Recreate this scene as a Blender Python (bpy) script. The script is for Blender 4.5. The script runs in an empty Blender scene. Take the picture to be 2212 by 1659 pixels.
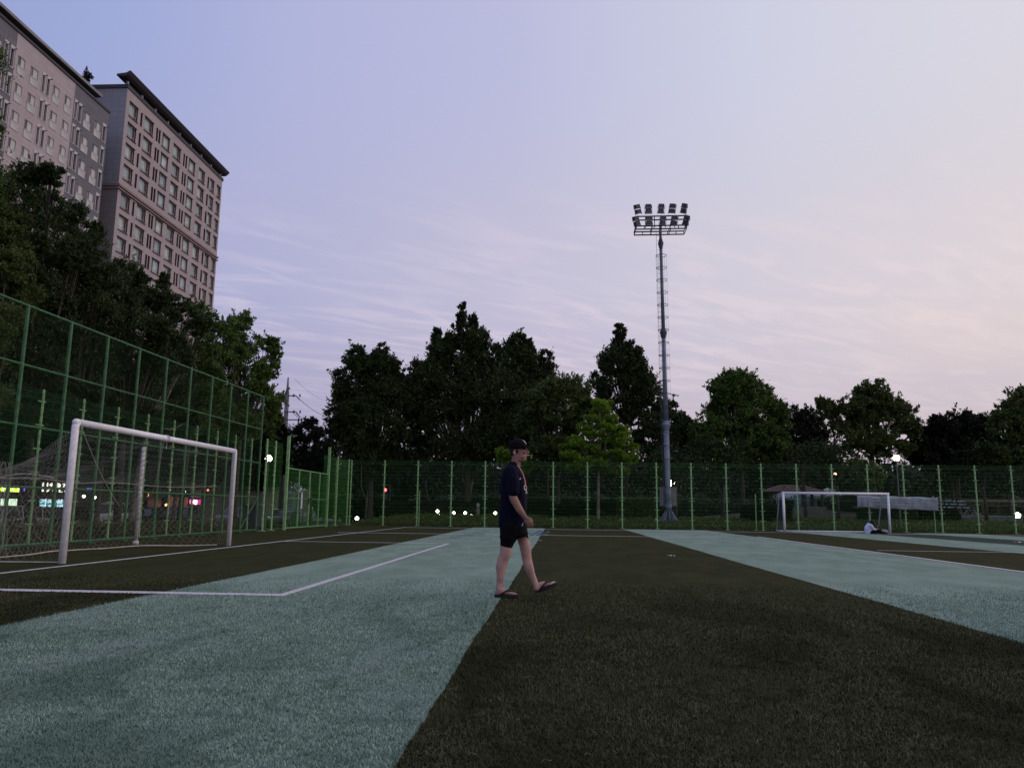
import bpy, math, random
import numpy as np
from mathutils import Vector, Matrix
from mathutils.bvhtree import BVHTree
random.seed(7); RNG = np.random.default_rng(11)
R_ = math.radians
scene = bpy.context.scene
col = scene.collection

# ------------------------------------------------------------------ camera
IW, IH, FP = 2212.0, 1659.0, 1700.0          # measured picture frame and focal length in the same units
PITCH = math.atan(271.3/FP); YAW = R_(3.29); ROLL = 0.0120
CAMP = Vector((0, 0, 0.97))
CR = Matrix.Rotation(YAW, 3, 'Z') @ Matrix.Rotation(math.pi/2+PITCH, 3, 'X') @ Matrix.Rotation(ROLL, 3, 'Z')
cam_d = bpy.data.cameras.new('camera'); cam = bpy.data.objects.new('camera', cam_d); col.objects.link(cam)
cam.matrix_world = Matrix.Translation(CAMP) @ CR.to_4x4()
cam_d.sensor_fit = 'HORIZONTAL'; cam_d.sensor_width = 36; cam_d.lens = FP/IW*36
cam_d.clip_start = 0.05; cam_d.clip_end = 3000
scene.camera = cam

# ------------------------------------------------------------------ world: dusk sky
SUN_EL, SUN_AZ = R_(4), R_(66)               # sun just at the horizon, to the right of the view
world = bpy.data.worlds.new('World'); scene.world = world; world.use_nodes = True
nt = world.node_tree; nt.nodes.clear()
def N(t, nt_=None, **kw):
    n = (nt_ or nt).nodes.new(t)
    for k, v in kw.items(): setattr(n, k, v)
    return n
def srgb(c):
    return tuple([((v/255)/12.92 if v/255 <= .04045 else ((v/255+.055)/1.055)**2.4) for v in c]) + (1,)
out = N('ShaderNodeOutputWorld'); add = N('ShaderNodeAddShader')
bgn = N('ShaderNodeBackground'); bgc = N('ShaderNodeBackground')
sky = N('ShaderNodeTexSky', sky_type='NISHITA', sun_disc=False, sun_elevation=SUN_EL, sun_rotation=SUN_AZ)
sky.air_density = 1.0; sky.dust_density = 2.0; sky.ozone_density = 2.0
nt.links.new(sky.outputs[0], bgn.inputs[0]); bgn.inputs[1].default_value = 0.008
tc = N('ShaderNodeTexCoord'); sep = N('ShaderNodeSeparateXYZ'); nt.links.new(tc.outputs['Generated'], sep.inputs[0])
def math_(op, a, b=None, clamp=False, nt_=None):
    nt_ = nt_ or nt
    n = nt_.nodes.new('ShaderNodeMath'); n.operation = op; n.use_clamp = clamp
    for i, v in enumerate((a, b)):
        if v is None: continue
        if isinstance(v, (int, float)): n.inputs[i].default_value = v
        else: nt_.links.new(v, n.inputs[i])
    return n.outputs[0]
hx = math_('DIVIDE', sep.outputs[0], math_('SQRT', math_('ADD', math_('POWER', sep.outputs[0], 2), math_('POWER', sep.outputs[1], 2))))
tpos = math_('ADD', math_('MULTIPLY', hx, 0.5), 0.5, True)      # 0 = west side .. 1 = sunset side
def ramp(stops):
    r = N('ShaderNodeValToRGB'); e = r.color_ramp.elements
    e[0].position = stops[0][0]*.5+.5; e[0].color = srgb(stops[0][1])
    e[1].position = stops[-1][0]*.5+.5; e[1].color = srgb(stops[-1][1])
    for s, c in stops[1:-1]:
        k = e.new(s*.5+.5); k.color = srgb(c)
    nt.links.new(tpos, r.inputs[0]); return r.outputs[0]
hi = ramp([(-1,(128,140,198)),(-.56,(155,167,213)),(-.35,(175,179,217)),(-.06,(186,187,219)),(.28,(205,206,224)),(.5,(214,212,223)),(1,(234,222,224))])
mid = ramp([(-1,(136,142,190)),(-.56,(163,168,209)),(-.35,(176,177,210)),(-.06,(193,189,212)),(.28,(207,203,216)),(.5,(215,208,215)),(1,(232,214,214))])
lo = ramp([(-1,(144,140,174)),(-.56,(156,152,186)),(-.35,(166,160,190)),(.0,(187,176,197)),(.28,(195,183,196)),(.5,(201,187,195)),(1,(228,200,196))])
def mixc(f, a, b, nt_=None, bt='MIX'):
    nt_ = nt_ or nt
    n = nt_.nodes.new('ShaderNodeMix'); n.data_type = 'RGBA'; n.blend_type = bt
    for i, v in ((0, f), (6, a), (7, b)):
        if isinstance(v, (int, float)): n.inputs[i].default_value = v
        elif isinstance(v, tuple): n.inputs[i].default_value = v
        else: nt_.links.new(v, n.inputs[i])
    return n.outputs[2]
def sstep(v, a, b, nt_=None):
    nt_ = nt_ or nt
    n = nt_.nodes.new('ShaderNodeMapRange'); n.interpolation_type = 'SMOOTHSTEP'
    nt_.links.new(v, n.inputs[0]); n.inputs[1].default_value = a; n.inputs[2].default_value = b
    return n.outputs[0]
z = sep.outputs[2]
base = mixc(sstep(z, .29, .52), mixc(sstep(z, .06, .30), lo, mid), hi)
# thin wavy cirrus
zz = math_('ADD', math_('MAXIMUM', z, 0.0), 0.08)
comb = N('ShaderNodeCombineXYZ')
nt.links.new(math_('DIVIDE', sep.outputs[0], zz), comb.inputs[0]); nt.links.new(math_('DIVIDE', sep.outputs[1], zz), comb.inputs[1])
mp0 = N('ShaderNodeMapping'); nt.links.new(comb.outputs[0], mp0.inputs[0]); mp0.inputs['Rotation'].default_value = (0, 0, R_(-32))
mp = N('ShaderNodeMapping'); nt.links.new(mp0.outputs[0], mp.inputs[0]); mp.inputs['Scale'].default_value = (0.55, 1.7, 1)
n1 = N('ShaderNodeTexNoise'); nt.links.new(mp.outputs[0], n1.inputs['Vector']); n1.inputs['Scale'].default_value = 4.2; n1.inputs['Detail'].default_value = 8; n1.inputs['Roughness'].default_value = .6; n1.inputs['Distortion'].default_value = .6
n2 = N('ShaderNodeTexNoise'); nt.links.new(comb.outputs[0], n2.inputs['Vector']); n2.inputs['Scale'].default_value = .42; n2.inputs['Detail'].default_value = 3
cl = math_('MULTIPLY', sstep(n1.outputs[0], .42, .68), sstep(n2.outputs[0], .28, .55))
band = math_('MULTIPLY', sstep(z, .07, .15), math_('SUBTRACT', 1.0, sstep(z, .27, .42)))
cl = math_('MULTIPLY', math_('MULTIPLY', cl, band), .52)
cloudcol = mixc(tpos, srgb((205,196,226)), srgb((240,222,216)))
skycol = mixc(cl, base, cloudcol)
n3 = N('ShaderNodeTexNoise'); nt.links.new(comb.outputs[0], n3.inputs['Vector']); n3.inputs['Scale'].default_value = .35; n3.inputs['Detail'].default_value = 2
peach = math_('MULTIPLY', math_('MULTIPLY', math_('MULTIPLY', sstep(hx, .05, .55), sstep(n3.outputs[0], .38, .7)), band), .35)
skycol = mixc(peach, skycol, srgb((238,214,204)))
nt.links.new(skycol, bgc.inputs[0]); bgc.inputs[1].default_value = 1.01
nt.links.new(bgn.outputs[0], add.inputs[0]); nt.links.new(bgc.outputs[0], add.inputs[1]); nt.links.new(add.outputs[0], out.inputs[0])

sun_d = bpy.data.lights.new('sun', 'SUN'); sun = bpy.data.objects.new('sun', sun_d); col.objects.link(sun)
sun_d.energy = 0.5; sun_d.angle = R_(14); sun_d.color = (1.0, .87, .88)
sdir = Vector((math.sin(SUN_AZ)*math.cos(R_(9)), math.cos(SUN_AZ)*math.cos(R_(9)), math.sin(R_(9))))
sun.rotation_euler = sdir.to_track_quat('Z', 'Y').to_euler()
vs = scene.view_settings; vs.view_transform = 'Standard'; vs.look = 'None'; vs.exposure = 0; vs.gamma = 1; vs.use_curve_mapping = False

# ------------------------------------------------------------------ sight-line helpers (photo survey -> metres)
def ray(x, y): return CR @ Vector(((x-IW/2)/FP, -(y-IH/2)/FP, -1))
def G(x, y, z=0.0):
    d = ray(x, y); return CAMP + d*((z-CAMP.z)/d.z)
def PX(x, y, X):
    d = ray(x, y); return CAMP + d*(X/d.x)
def PY(x, y, Y):
    d = ray(x, y); return CAMP + d*(Y/d.y)
def ss(a, b, v):
    t = min(1, max(0, (v-a)/(b-a))); return t*t*(3-2*t)
def ground_h(x, y):
    if x < -12.6: 
        h = -.62*ss(-13.2, -19, x)
        h += .35*ss(60, 100, y)*0
        return h
    h = .42*ss(45.2, 52, y) + .25*ss(52, 95, y)
    h += 1.05*math.exp(-(((x-20.5)/6.5)**2+((y-64)/5)**2))
    return h*ss(-13.5, -9, x)

# ------------------------------------------------------------------ materials
MATS = {}
def M(name, c, rough=.65, var=.12, scale=6, metal=0, emit=0, ec=None, bump=0, spec=.3, attr=None, c2=None, coat=0, trans=0):
    if name in MATS: return MATS[name]
    m = bpy.data.materials.new(name); m.use_nodes = True; t = m.node_tree; b = t.nodes['Principled BSDF']
    b.inputs['Roughness'].default_value = rough; b.inputs['Metallic'].default_value = metal
    b.inputs['Specular IOR Level'].default_value = spec; b.inputs['Coat Weight'].default_value = coat
    c = tuple(c)+(1,) if len(c) == 3 else c
    tx = N('ShaderNodeTexCoord', t); no = N('ShaderNodeTexNoise', t); t.links.new(tx.outputs['Object'], no.inputs['Vector'])
    no.inputs['Scale'].default_value = scale; no.inputs['Detail'].default_value = 5
    dark = tuple(v*(1-var*1.6) for v in c[:3])+(1,); light = (tuple(min(1, v*(1+var*1.6)) for v in c[:3])+(1,)) if c2 is None else tuple(c2)+(1,)
    f = no.outputs[0]
    if attr:
        a = N('ShaderNodeAttribute', t); a.attribute_name = attr
        f = math_('ADD', math_('MULTIPLY', a.outputs['Fac'], .7, nt_=t), math_('MULTIPLY', f, .3, nt_=t), True, t)
    cc = mixc(sstep(f, .3, .7, t) if not attr else f, dark, light, t)
    t.links.new(cc, b.inputs['Base Color'])
    if emit:
        b.inputs['Emission Color'].default_value = tuple(ec or c[:3])[:3]+(1,); b.inputs['Emission Strength'].default_value = emit
    if bump:
        bm = N('ShaderNodeBump', t); bm.inputs['Strength'].default_value = bump; bm.inputs['Distance'].default_value = .02
        t.links.new(no.outputs[0], bm.inputs['Height']); t.links.new(bm.outputs[0], b.inputs['Normal'])
    if trans:
        tr = N('ShaderNodeBsdfTranslucent', t); t.links.new(cc, tr.inputs[0]); mx = N('ShaderNodeMixShader', t); mx.inputs[0].default_value = trans
        o = t.nodes['Material Output']; t.links.new(b.outputs[0], mx.inputs[1]); t.links.new(tr.outputs[0], mx.inputs[2]); t.links.new(mx.outputs[0], o.inputs[0])
    MATS[name] = m; return m
def turf_mat(name, cols, specks, big=.35, bump=.5):
    m = bpy.data.materials.new(name); m.use_nodes = True; t = m.node_tree; b = t.nodes['Principled BSDF']
    b.inputs['Roughness'].default_value = 1; b.inputs['Specular IOR Level'].default_value = .03
    tx = N('ShaderNodeTexCoord', t)
    def noise(s, d=4, sx=(1,1,1), dist=0):
        mp = N('ShaderNodeMapping', t); mp.inputs['Scale'].default_value = sx; t.links.new(tx.outputs['Object'], mp.inputs[0])
        n = N('ShaderNodeTexNoise', t); n.inputs['Scale'].default_value = s; n.inputs['Detail'].default_value = d; n.inputs['Distortion'].default_value = dist
        t.links.new(mp.outputs[0], n.inputs['Vector']); return n.outputs[0]
    fine = noise(95, 3); med = noise(7, 5, (1,1,1), .4); bg = noise(.9, 4, (1.7,.7,1), .5); streak = noise(3.5, 4, (1.0,.28,1))
    c = mixc(sstep(bg, .35, .68, t), cols[0]+(1,), cols[1]+(1,), t)
    c = mixc(math_('MULTIPLY', sstep(streak, .5, .72, t), .5, nt_=t), c, cols[2]+(1,), t)
    c = mixc(math_('MULTIPLY', sstep(med, .54, .72, t), .35, nt_=t), c, cols[3]+(1,), t)
    c = mixc(math_('MULTIPLY', sstep(fine, .52, .75, t), .55, nt_=t), c, specks+(1,), t)
    c = mixc(math_('MULTIPLY', math_('SUBTRACT', 1.0, sstep(fine, .28, .48, t), nt_=t), .5, nt_=t), c, tuple(v*.35 for v in cols[0])+(1,), t)
    t.links.new(c, b.inputs['Base Color'])
    bm = N('ShaderNodeBump', t); bm.inputs['Strength'].default_value = bump; bm.inputs['Distance'].default_value = .015
    t.links.new(fine, bm.inputs['Height']); t.links.new(bm.outputs[0], b.inputs['Normal'])
    return m
def tile_mat(name, c, mort, sx, sz, var=.1):
    m = bpy.data.materials.new(name); m.use_nodes = True; t = m.node_tree; b = t.nodes['Principled BSDF']; b.inputs['Roughness'].default_value = .75
    tx = N('ShaderNodeTexCoord', t); s = N('ShaderNodeSeparateXYZ', t); t.links.new(tx.outputs['Object'], s.inputs[0])
    cb = N('ShaderNodeCombineXYZ', t); t.links.new(math_('ADD', s.outputs[0], s.outputs[1], nt_=t), cb.inputs[0]); t.links.new(s.outputs[2], cb.inputs[1])
    br = N('ShaderNodeTexBrick', t); t.links.new(cb.outputs[0], br.inputs['Vector']); br.offset = 0.0 if sx < 1.5 else .5
    br.inputs['Scale'].default_value = 1; br.inputs['Brick Width'].default_value = sx; br.inputs['Row Height'].default_value = sz
    br.inputs['Mortar Size'].default_value = .025; br.inputs['Mortar Smooth'].default_value = .3
    br.inputs['Color1'].default_value = c+(1,); br.inputs['Color2'].default_value = tuple(v*(1-var) for v in c)+(1,); br.inputs['Mortar'].default_value = mort+(1,)
    no = N('ShaderNodeTexNoise', t); t.links.new(tx.outputs['Object'], no.inputs['Vector']); no.inputs['Scale'].default_value = .25; no.inputs['Detail'].default_value = 6
    cc = mixc(math_('MULTIPLY', sstep(no.outputs[0], .4, .75, t), .25, nt_=t), br.outputs[0], tuple(v*.7 for v in c)+(1,), t)
    t.links.new(cc, b.inputs['Base Color']); return m

# ------------------------------------------------------------------ mesh building
class MB:
    def __init__(s): s.v = []; s.f = []
    def quad(s, a, b, c, d): n = len(s.v); s.v += [tuple(a), tuple(b), tuple(c), tuple(d)]; s.f.append((n, n+1, n+2, n+3))
    def box(s, c, d, rot=None, taper=1.0):
        n = len(s.v); c = Vector(c)
        for k in (-1, 1):
            q = taper if k == 1 else 1
            for i, j in ((-1,-1),(1,-1),(1,1),(-1,1)):
                p = Vector((i*d[0]/2*q, j*d[1]/2*q, k*d[2]/2)); p = (rot @ p) if rot else p
                s.v.append(tuple(c+p))
        s.f += [tuple(n+i for i in q) for q in ((3,2,1,0),(4,5,6,7),(0,1,5,4),(1,2,6,5),(2,3,7,6),(3,0,4,7))]
        return s
    def seg(s, a, b, r, k=3):
        a = Vector(a); b = Vector(b); d = b-a
        if d.length < 1e-6: return
        d.normalize(); u = d.cross(Vector((0,0,1)) if abs(d.z) < .9 else Vector((1,0,0))).normalized(); w = d.cross(u); n = len(s.v)
        for p in (a, b):
            for i in range(k):
                t = 2*math.pi*i/k; s.v.append(tuple(p+(u*math.cos(t)+w*math.sin(t))*r))
        for i in range(k): j = (i+1) % k; s.f.append((n+i, n+j, n+k+j, n+k+i))
        return s
    def tube(s, pts, rad, k=10, cap=True, closed=False, round_=False, flat=(1, 1), up=None):
        pts = [Vector(p) for p in pts]; m = len(pts)
        if isinstance(rad, (int, float)): rad = [rad]*m
        if round_ and not closed:
            d0 = (pts[0]-pts[1]).normalized(); d1 = (pts[-1]-pts[-2]).normalized(); P = []; Rr = []
            for a in (80, 55, 28): P.append(pts[0]+d0*rad[0]*math.sin(R_(a))); Rr.append(rad[0]*math.cos(R_(a)))
            P += pts; Rr += list(rad)
            for a in (28, 55, 80): P.append(pts[-1]+d1*rad[-1]*math.sin(R_(a))); Rr.append(rad[-1]*math.cos(R_(a)))
            pts, rad, m = P, Rr, len(P)
        n0 = len(s.v); up0 = Vector(up) if up else None; pu = None
        for i, p in enumerate(pts):
            if closed: d = pts[(i+1) % m]-pts[i-1]
            else: d = pts[min(i+1, m-1)]-pts[max(i-1, 0)]
            d.normalize()
            if pu is None:
                ref = up0 if up0 else (Vector((0,0,1)) if abs(d.z) < .9 else Vector((1,0,0)))
                u = d.cross(ref).normalized()
            else: u = (pu-d*pu.dot(d)).normalized()
            pu = u; w = d.cross(u)
            for j in range(k):
                t = 2*math.pi*j/k; s.v.append(tuple(p+(u*math.cos(t)*flat[0]+w*math.sin(t)*flat[1])*rad[i]))
        for i in range(m if closed else m-1):
            for j in range(k):
                a = n0+i*k; b = n0+((i+1) % m)*k; j2 = (j+1) % k
                s.f.append((a+j, a+j2, b+j2, b+j))
        if cap and not closed:
            s.f.append(tuple(n0+j for j in reversed(range(k)))); s.f.append(tuple(n0+(m-1)*k+j for j in range(k)))
        return s
    def ell(s, c, r, rot=None, nu=16, nv=10):
        c = Vector(c); n0 = len(s.v)
        for i in range(1, nv):
            a = math.pi*i/nv
            for j in range(nu):
                b = 2*math.pi*j/nu; p = Vector((r[0]*math.sin(a)*math.cos(b), r[1]*math.sin(a)*math.sin(b), r[2]*math.cos(a)))
                s.v.append(tuple(c+((rot @ p) if rot else p)))
        for q in (1, -1):
            p = Vector((0, 0, r[2]*q)); s.v.append(tuple(c+((rot @ p) if rot else p)))
        T = len(s.v)-2; B = T+1
        for i in range(nv-2):
            for j in range(nu): a = n0+i*nu; s.f.append((a+j, a+nu+j, a+nu+(j+1) % nu, a+(j+1) % nu))
        for j in range(nu):
            s.f.append((T, n0+j, n0+(j+1) % nu)); a = n0+(nv-2)*nu; s.f.append((B, a+(j+1) % nu, a+j))
        return s
    def loft(s, secs, k=24, cap=True, p=2.0):      # secs: (cx, cy, cz, rx, ry) horizontal superellipses
        n0 = len(s.v)
        for cx, cy, cz, rx, ry in secs:
            for j in range(k):
                t = 2*math.pi*j/k; c, q = math.cos(t), math.sin(t)
                s.v.append((cx+rx*math.copysign(abs(c)**(2/p), c), cy+ry*math.copysign(abs(q)**(2/p), q), cz))
        for i in range(len(secs)-1):
            for j in range(k): a = n0+i*k; s.f.append((a+j, a+(j+1) % k, a+k+(j+1) % k, a+k+j))
        if cap:
            s.f.append(tuple(n0+j for j in reversed(range(k)))); s.f.append(tuple(n0+(len(secs)-1)*k+j for j in range(k)))
        return s
    def prism(s, outline, z0, z1, M4=None):
        n = len(s.v); k = len(outline)
        for zz_ in (z0, z1):
            for x, y in outline:
                p = Vector((x, y, zz_)); s.v.append(tuple((M4 @ p) if M4 else p))
        s.f.append(tuple(n+i for i in reversed(range(k)))); s.f.append(tuple(n+k+i for i in range(k)))
        for i in range(k): j = (i+1) % k; s.f.append((n+i, n+j, n+k+j, n+k+i))
        return s
    def mesh(s, name):
        me = bpy.data.meshes.new(name); me.from_pydata(s.v, [], s.f); me.update(); return me
    def build(s, name, mat=None, parent=None, smooth=False, **kw):
        return link(name, s.mesh(name), mat, parent, smooth, **kw)
def link(name, me, mat=None, parent=None, smooth=False, **kw):
    if mat and not me.materials: me.materials.append(mat)
    if smooth and len(me.polygons): me.polygons.foreach_set('use_smooth', [True]*len(me.polygons))
    o = bpy.data.objects.new(name, me); col.objects.link(o)
    if parent: o.parent = parent
    if kw: tag(o, **kw)
    return o
def tag(o, label=None, cat=None, group=None, kind=None):
    if label: o['label'] = label
    if cat: o['category'] = cat
    if group: o['group'] = group
    if kind: o['kind'] = kind
    return o
def empty(name, loc, rz=0, **kw):
    o = bpy.data.objects.new(name, None); col.objects.link(o); o.location = loc; o.rotation_euler = (0, 0, rz); o.empty_display_size = .2
    tag(o, **kw); return o
def kids(o): return [c for c in bpy.data.objects if c.parent == o]
def copy_tree(o, parent=None):
    c = o.copy(); col.objects.link(c)
    for k in ('label', 'category', 'group'):
        if parent is None and k in c: del c[k]
    c.parent = parent
    for ch in kids(o): copy_tree(ch, c)
    return c
def np_mesh(name, V, F, attr=None):
    me = bpy.data.meshes.new(name); nf, k = F.shape
    me.vertices.add(len(V)); me.vertices.foreach_set('co', V.astype(np.float32).ravel())
    me.loops.add(nf*k); me.loops.foreach_set('vertex_index', F.astype(np.int32).ravel())
    me.polygons.add(nf); me.polygons.foreach_set('loop_start', np.arange(0, nf*k, k, dtype=np.int32)); me.polygons.foreach_set('loop_total', np.full(nf, k, dtype=np.int32))
    if attr is not None:
        a = me.attributes.new('v', 'FLOAT', 'POINT'); a.data.foreach_set('value', attr.astype(np.float32))
    me.update(calc_edges=True); return me
def baked(mb, name, mat, parent, voxel, smooth_it=4, fac=.5, **kw):   # fuse overlapping pieces into one skin
    me = mb.mesh(name); o = bpy.data.objects.new(name, me); col.objects.link(o)
    r = o.modifiers.new('r', 'REMESH'); r.mode = 'VOXEL'; r.voxel_size = voxel
    s_ = o.modifiers.new('s', 'SMOOTH'); s_.factor = fac; s_.iterations = smooth_it
    dg = bpy.context.evaluated_depsgraph_get(); m2 = bpy.data.meshes.new_from_object(o.evaluated_get(dg)); m2.name = name
    bpy.data.objects.remove(o); bpy.data.meshes.remove(me)
    m2.materials.clear(); return link(name, m2, mat, parent, True, **kw)
def text_geo(body, size, extrude=.002, align='CENTER', bold=0.0, spacing=1.0):
    cu = bpy.data.curves.new('t', 'FONT'); cu.body = body; cu.size = size; cu.extrude = extrude; cu.align_x = align; cu.align_y = 'CENTER'; cu.offset = bold; cu.space_character = spacing
    cu.resolution_u = 3
    o = bpy.data.objects.new('t', cu); col.objects.link(o)
    dg = bpy.context.evaluated_depsgraph_get(); me = bpy.data.meshes.new_from_object(o.evaluated_get(dg))
    bpy.data.objects.remove(o); return me
def text_part(name, body, size, mat, parent, Mx, extrude=.004, bold=0.0, **kw):
    me = text_geo(body, size, extrude, bold=bold); me.transform(Mx); me.materials.clear(); return link(name, me, mat, parent, False, **kw)

# ================================================================== SETTING
m_park = M('park_ground', (.030,.040,.018), .95, .35, 1.3, c2=(.045,.040,.022), bump=.4)
m_road = M('asphalt', (.045,.045,.05), .8, .15, 3)
m_pave = M('pavement', (.10,.095,.09), .85, .15, 2)
xs = sorted(set([-600,-400,-250,-160,-110,-85,-70] + list(range(-60,-12,2)) + [-13.2,-12.6,-11,-9.5] + list(range(-8,44,2)) + [50,60,75,95,130,200,350,600]))
ys = sorted(set([-400,-200,-100,-50,-20,0,10,20,30,40,44,45.2] + [46+1.5*i for i in range(36)] + [105,120,150,200,300,500,900]))
g = MB()
for y in ys:
    for x in xs: g.v.append((x, y, ground_h(x, y)-.012))
nx = len(xs)
for j in range(len(ys)-1):
    for i in range(nx-1): a = j*nx+i; g.f.append((a, a+1, a+nx+1, a+nx))
g.build('ground', m_park, None, True, kind='structure')
rd = MB(); rd.quad((-46,-60,-.61), (-28.5,-60,-.61), (-28.5,200,-.61), (-46,200,-.61)); rd.build('road', m_road, kind='structure')
pv = MB(); pv.box((-26.9,70,-.57), (3.0,260,.14)); pv.build('pavement', m_pave, kind='structure')
pv = MB(); pv.box((-51.5,70,-.57), (11,260,.14)); pv.build('pavement', m_pave, kind='structure')

# --- playing field
turf_dark = turf_mat('turf_brown', [(.030,.033,.013), (.042,.044,.018), (.050,.051,.026), (.023,.029,.010)], (.085,.090,.046))
turf_light = turf_mat('turf_pale', [(.18,.26,.205), (.245,.335,.27), (.265,.345,.30), (.125,.19,.145)], (.34,.43,.36))
turf_green = turf_mat('turf_dark_green', [(.035,.055,.040), (.05,.07,.055), (.06,.08,.06), (.028,.04,.03)], (.10,.13,.10))
m_line = M('line_white', (.54,.52,.54), .8, .12, 30)
f = MB(); f.quad((-11.9,-25,0), (45,-25,0), (45,44.2,0), (-11.9,44.2,0)); f.build('field', turf_dark, kind='structure')
def wav(y, k): return .012*math.sin(y*.5+k)+.005*math.sin(y*2.3+2*k)+.003*math.sin(y*9.1+k*3)+.003*math.sin(y*23+k)
def strip(name, x0, x1, y0, y1, z, mat, k0=0, k1=1, wob=1.0, step=.1, axis='y', kind='structure', **kw):
    b = MB(); n = int((y1-y0)/step)+1
    for i in range(n+1):
        y = y0+(y1-y0)*i/n
        for x, k in ((x0, k0), (x1, k1)):
            p = (x+wob*wav(y, k), y, z); b.v.append(p if axis == 'y' else (p[1], p[0], z))
    for i in range(n): b.f.append((2*i, 2*i+1, 2*i+3, 2*i+2) if axis == 'y' else (2*i, 2*i+2, 2*i+3, 2*i+1))
    return b.build(name, mat, kind=kind, **kw)
S1 = (-4.42, -.60); S2 = (3.58, 8.05)
strip('field_stripe', S1[0], S1[1], -10, 43.0, .004, turf_light, .3, 1.7)
strip('field_stripe', S2[0], S2[1], -10, 43.4, .004, turf_light, 2.9, 4.1)
strip('field_stripe', 12.1, 15.35, -10, 43.4, .004, turf_light, 5, 6)
strip('field_stripe', 15.35, 18.5, -10, 43.4, .004, turf_green, 6, 7)
strip('field_stripe', 18.5, 21.8, -10, 43.4, .004, turf_light, 7, 8)
LW = .11
strip('field_line', -7.84, -7.84+LW, 3, 40.6, .008, m_line, 1, 1, .8)                 # goal line
strip('field_line', -3.09, -3.09+LW, 8.83, 22.4, .008, m_line, 2, 2, .5)              # penalty box side
strip('field_line', 8.72, 8.94, -7.73, -2.98, .0085, m_line, 3, 3, .15, axis='x')
strip('field_line', 22.4, 22.55, -7.73, -2.98, .0085, m_line, 3, 3, .4, axis='x')
strip('field_line', 31.0, 31.25, -8.6, 6.5, .0085, m_line, 3, 3, .6, axis='x')
strip('field_line', 40.6, 40.95, -7.84, 30, .0085, m_line, 3, 3, .6, axis='x')
strip('field_line', S2[1]+.02, S2[1]+.16, 5, 33, .009, m_line, 4.1, 4.1)
strip('field_line', 22.0, 22.14, 8.6, 22, .0085, m_line, 3, 3, .6, axis='x')
# painted marks on the pale stripe
m_blue = M('paint_blue', (.03,.07,.16), .8, .3, 20); m_smudge = M('paint_faded', (.12,.20,.20), .85, .3, 9)
def blot(pts, mat, z=.0095):
    b = MB(); n = len(pts); b.v += [tuple(G(*p))[:2]+(z,) for p in pts]; b.f.append(tuple(range(n))); return b
b = MB()
for s_ in ([(1133,1155.3),(1137,1152.2),(1146,1150.4),(1150,1152),(1141,1153),(1137,1156)], [(1138,1157.2),(1146,1155.8),(1157,1150),(1165,1145.6),(1171,1146.6),(1158,1152.4),(1150,1157)],
           [(1156,1156.6),(1166,1152),(1172,1147.2),(1176,1148),(1170,1153),(1163,1157)], [(1166,1156),(1176,1150.8),(1180,1151.4),(1170,1156.6)]):
    c = blot(s_, m_blue); n = len(b.v); b.v += c.v; b.f.append(tuple(n+i for i in range(len(c.v))))
b.build('field_marking', m_blue, kind='structure')
b = MB()
for (x, y, rx, ry) in ((1049,1147.5,7,.8),(1031,1151,11,1.2),(1014,1154.5,13,1.4),(1040,1154.8,9,1),(1000,1157,12,1.3),(985,1161,14,1.2),(1022,1157.5,10,.9)):
    n = len(b.v)
    for i in range(12):
        a = i*math.pi/6; r = 1+.3*math.sin(i*2.3+x); q = G(x+rx*r*math.cos(a), y+ry*r*math.sin(a)); b.v.append((q.x, q.y, .0095))
    b.f.append(tuple(n+i for i in range(12)))
b.build('field_marking', m_smudge, kind='structure')
b = MB()
for (x, y, rx, ry) in ((1166,1167.5,6,.8),(1184,1149,5,.8),(1181,1155,6,.8),(1735,1183,9,.6),(1560,1162.5,12,.8),(1590,1160.5,10,.7)):
    n = len(b.v)
    for i in range(12):
        a = i*math.pi/6; q = G(x+rx*math.cos(a), y+ry*math.sin(a)); b.v.append((q.x, q.y, .0092))
    b.f.append(tuple(n+i for i in range(12)))
b.build('field_stain', m_smudge, kind='structure')

# --- artificial grass blades in the near part of the field
def wav_np(y, k): return .012*np.sin(y*.5+k)+.005*np.sin(y*2.3+2*k)+.003*np.sin(y*9.1+k*3)+.003*np.sin(y*23+k)
def blades(name, inside, n, mat, label, hgt, lay):
    # density falls with distance; only the part of the field the camera can see
    u = RNG.random(n)*1.0; y = 2.3*(11.5/2.3)**u; x = (RNG.random(n)*2.0-.98)*(y*.98+.6)
    m = inside(x, y) & (RNG.random(n) < np.clip((11.5-y)/5.5, 0, 1)); x, y = x[m], y[m]; k = len(x)
    a = RNG.random(k)*2*np.pi; h = hgt*(.6+.8*RNG.random(k))*(1+.06*y); w = .0009*(1+.16*y); ln = lay*(.3+RNG.random(k))*(1+.05*y)
    dx, dy = np.cos(a), np.sin(a); px, py = -dy*w, dx*w
    V = np.empty((k, 5, 3)); z0 = .003
    V[:,0] = np.stack([x-px, y-py, np.full(k, z0)], 1); V[:,1] = np.stack([x+px, y+py, np.full(k, z0)], 1)
    mx, my = x+dx*ln*.35, y+dy*ln*.35
    V[:,2] = np.stack([mx+px*.9, my+py*.9, h*.75], 1); V[:,3] = np.stack([mx-px*.9, my-py*.9, h*.75], 1)
    V[:,4] = np.stack([x+dx*ln, y+dy*ln, h*.92], 1)
    idx = np.arange(k)[:,None]*5
    F = np.concatenate([idx+np.array([0,1,2]), idx+np.array([0,2,3]), idx+np.array([3,2,4])], 0)
    v = np.repeat(RNG.random(k), 5)
    return link(name, np_mesh(name, V.reshape(-1, 3), F, v), mat, label=label, cat='grass', kind='stuff')
def in_pale(x, y): return ((x > S1[0]+wav_np(y,.3)) & (x < S1[1]+wav_np(y,1.7))) | ((x > S2[0]+wav_np(y,2.9)) & (x < S2[1]+wav_np(y,4.1))) | (x > 12.1)
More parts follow.
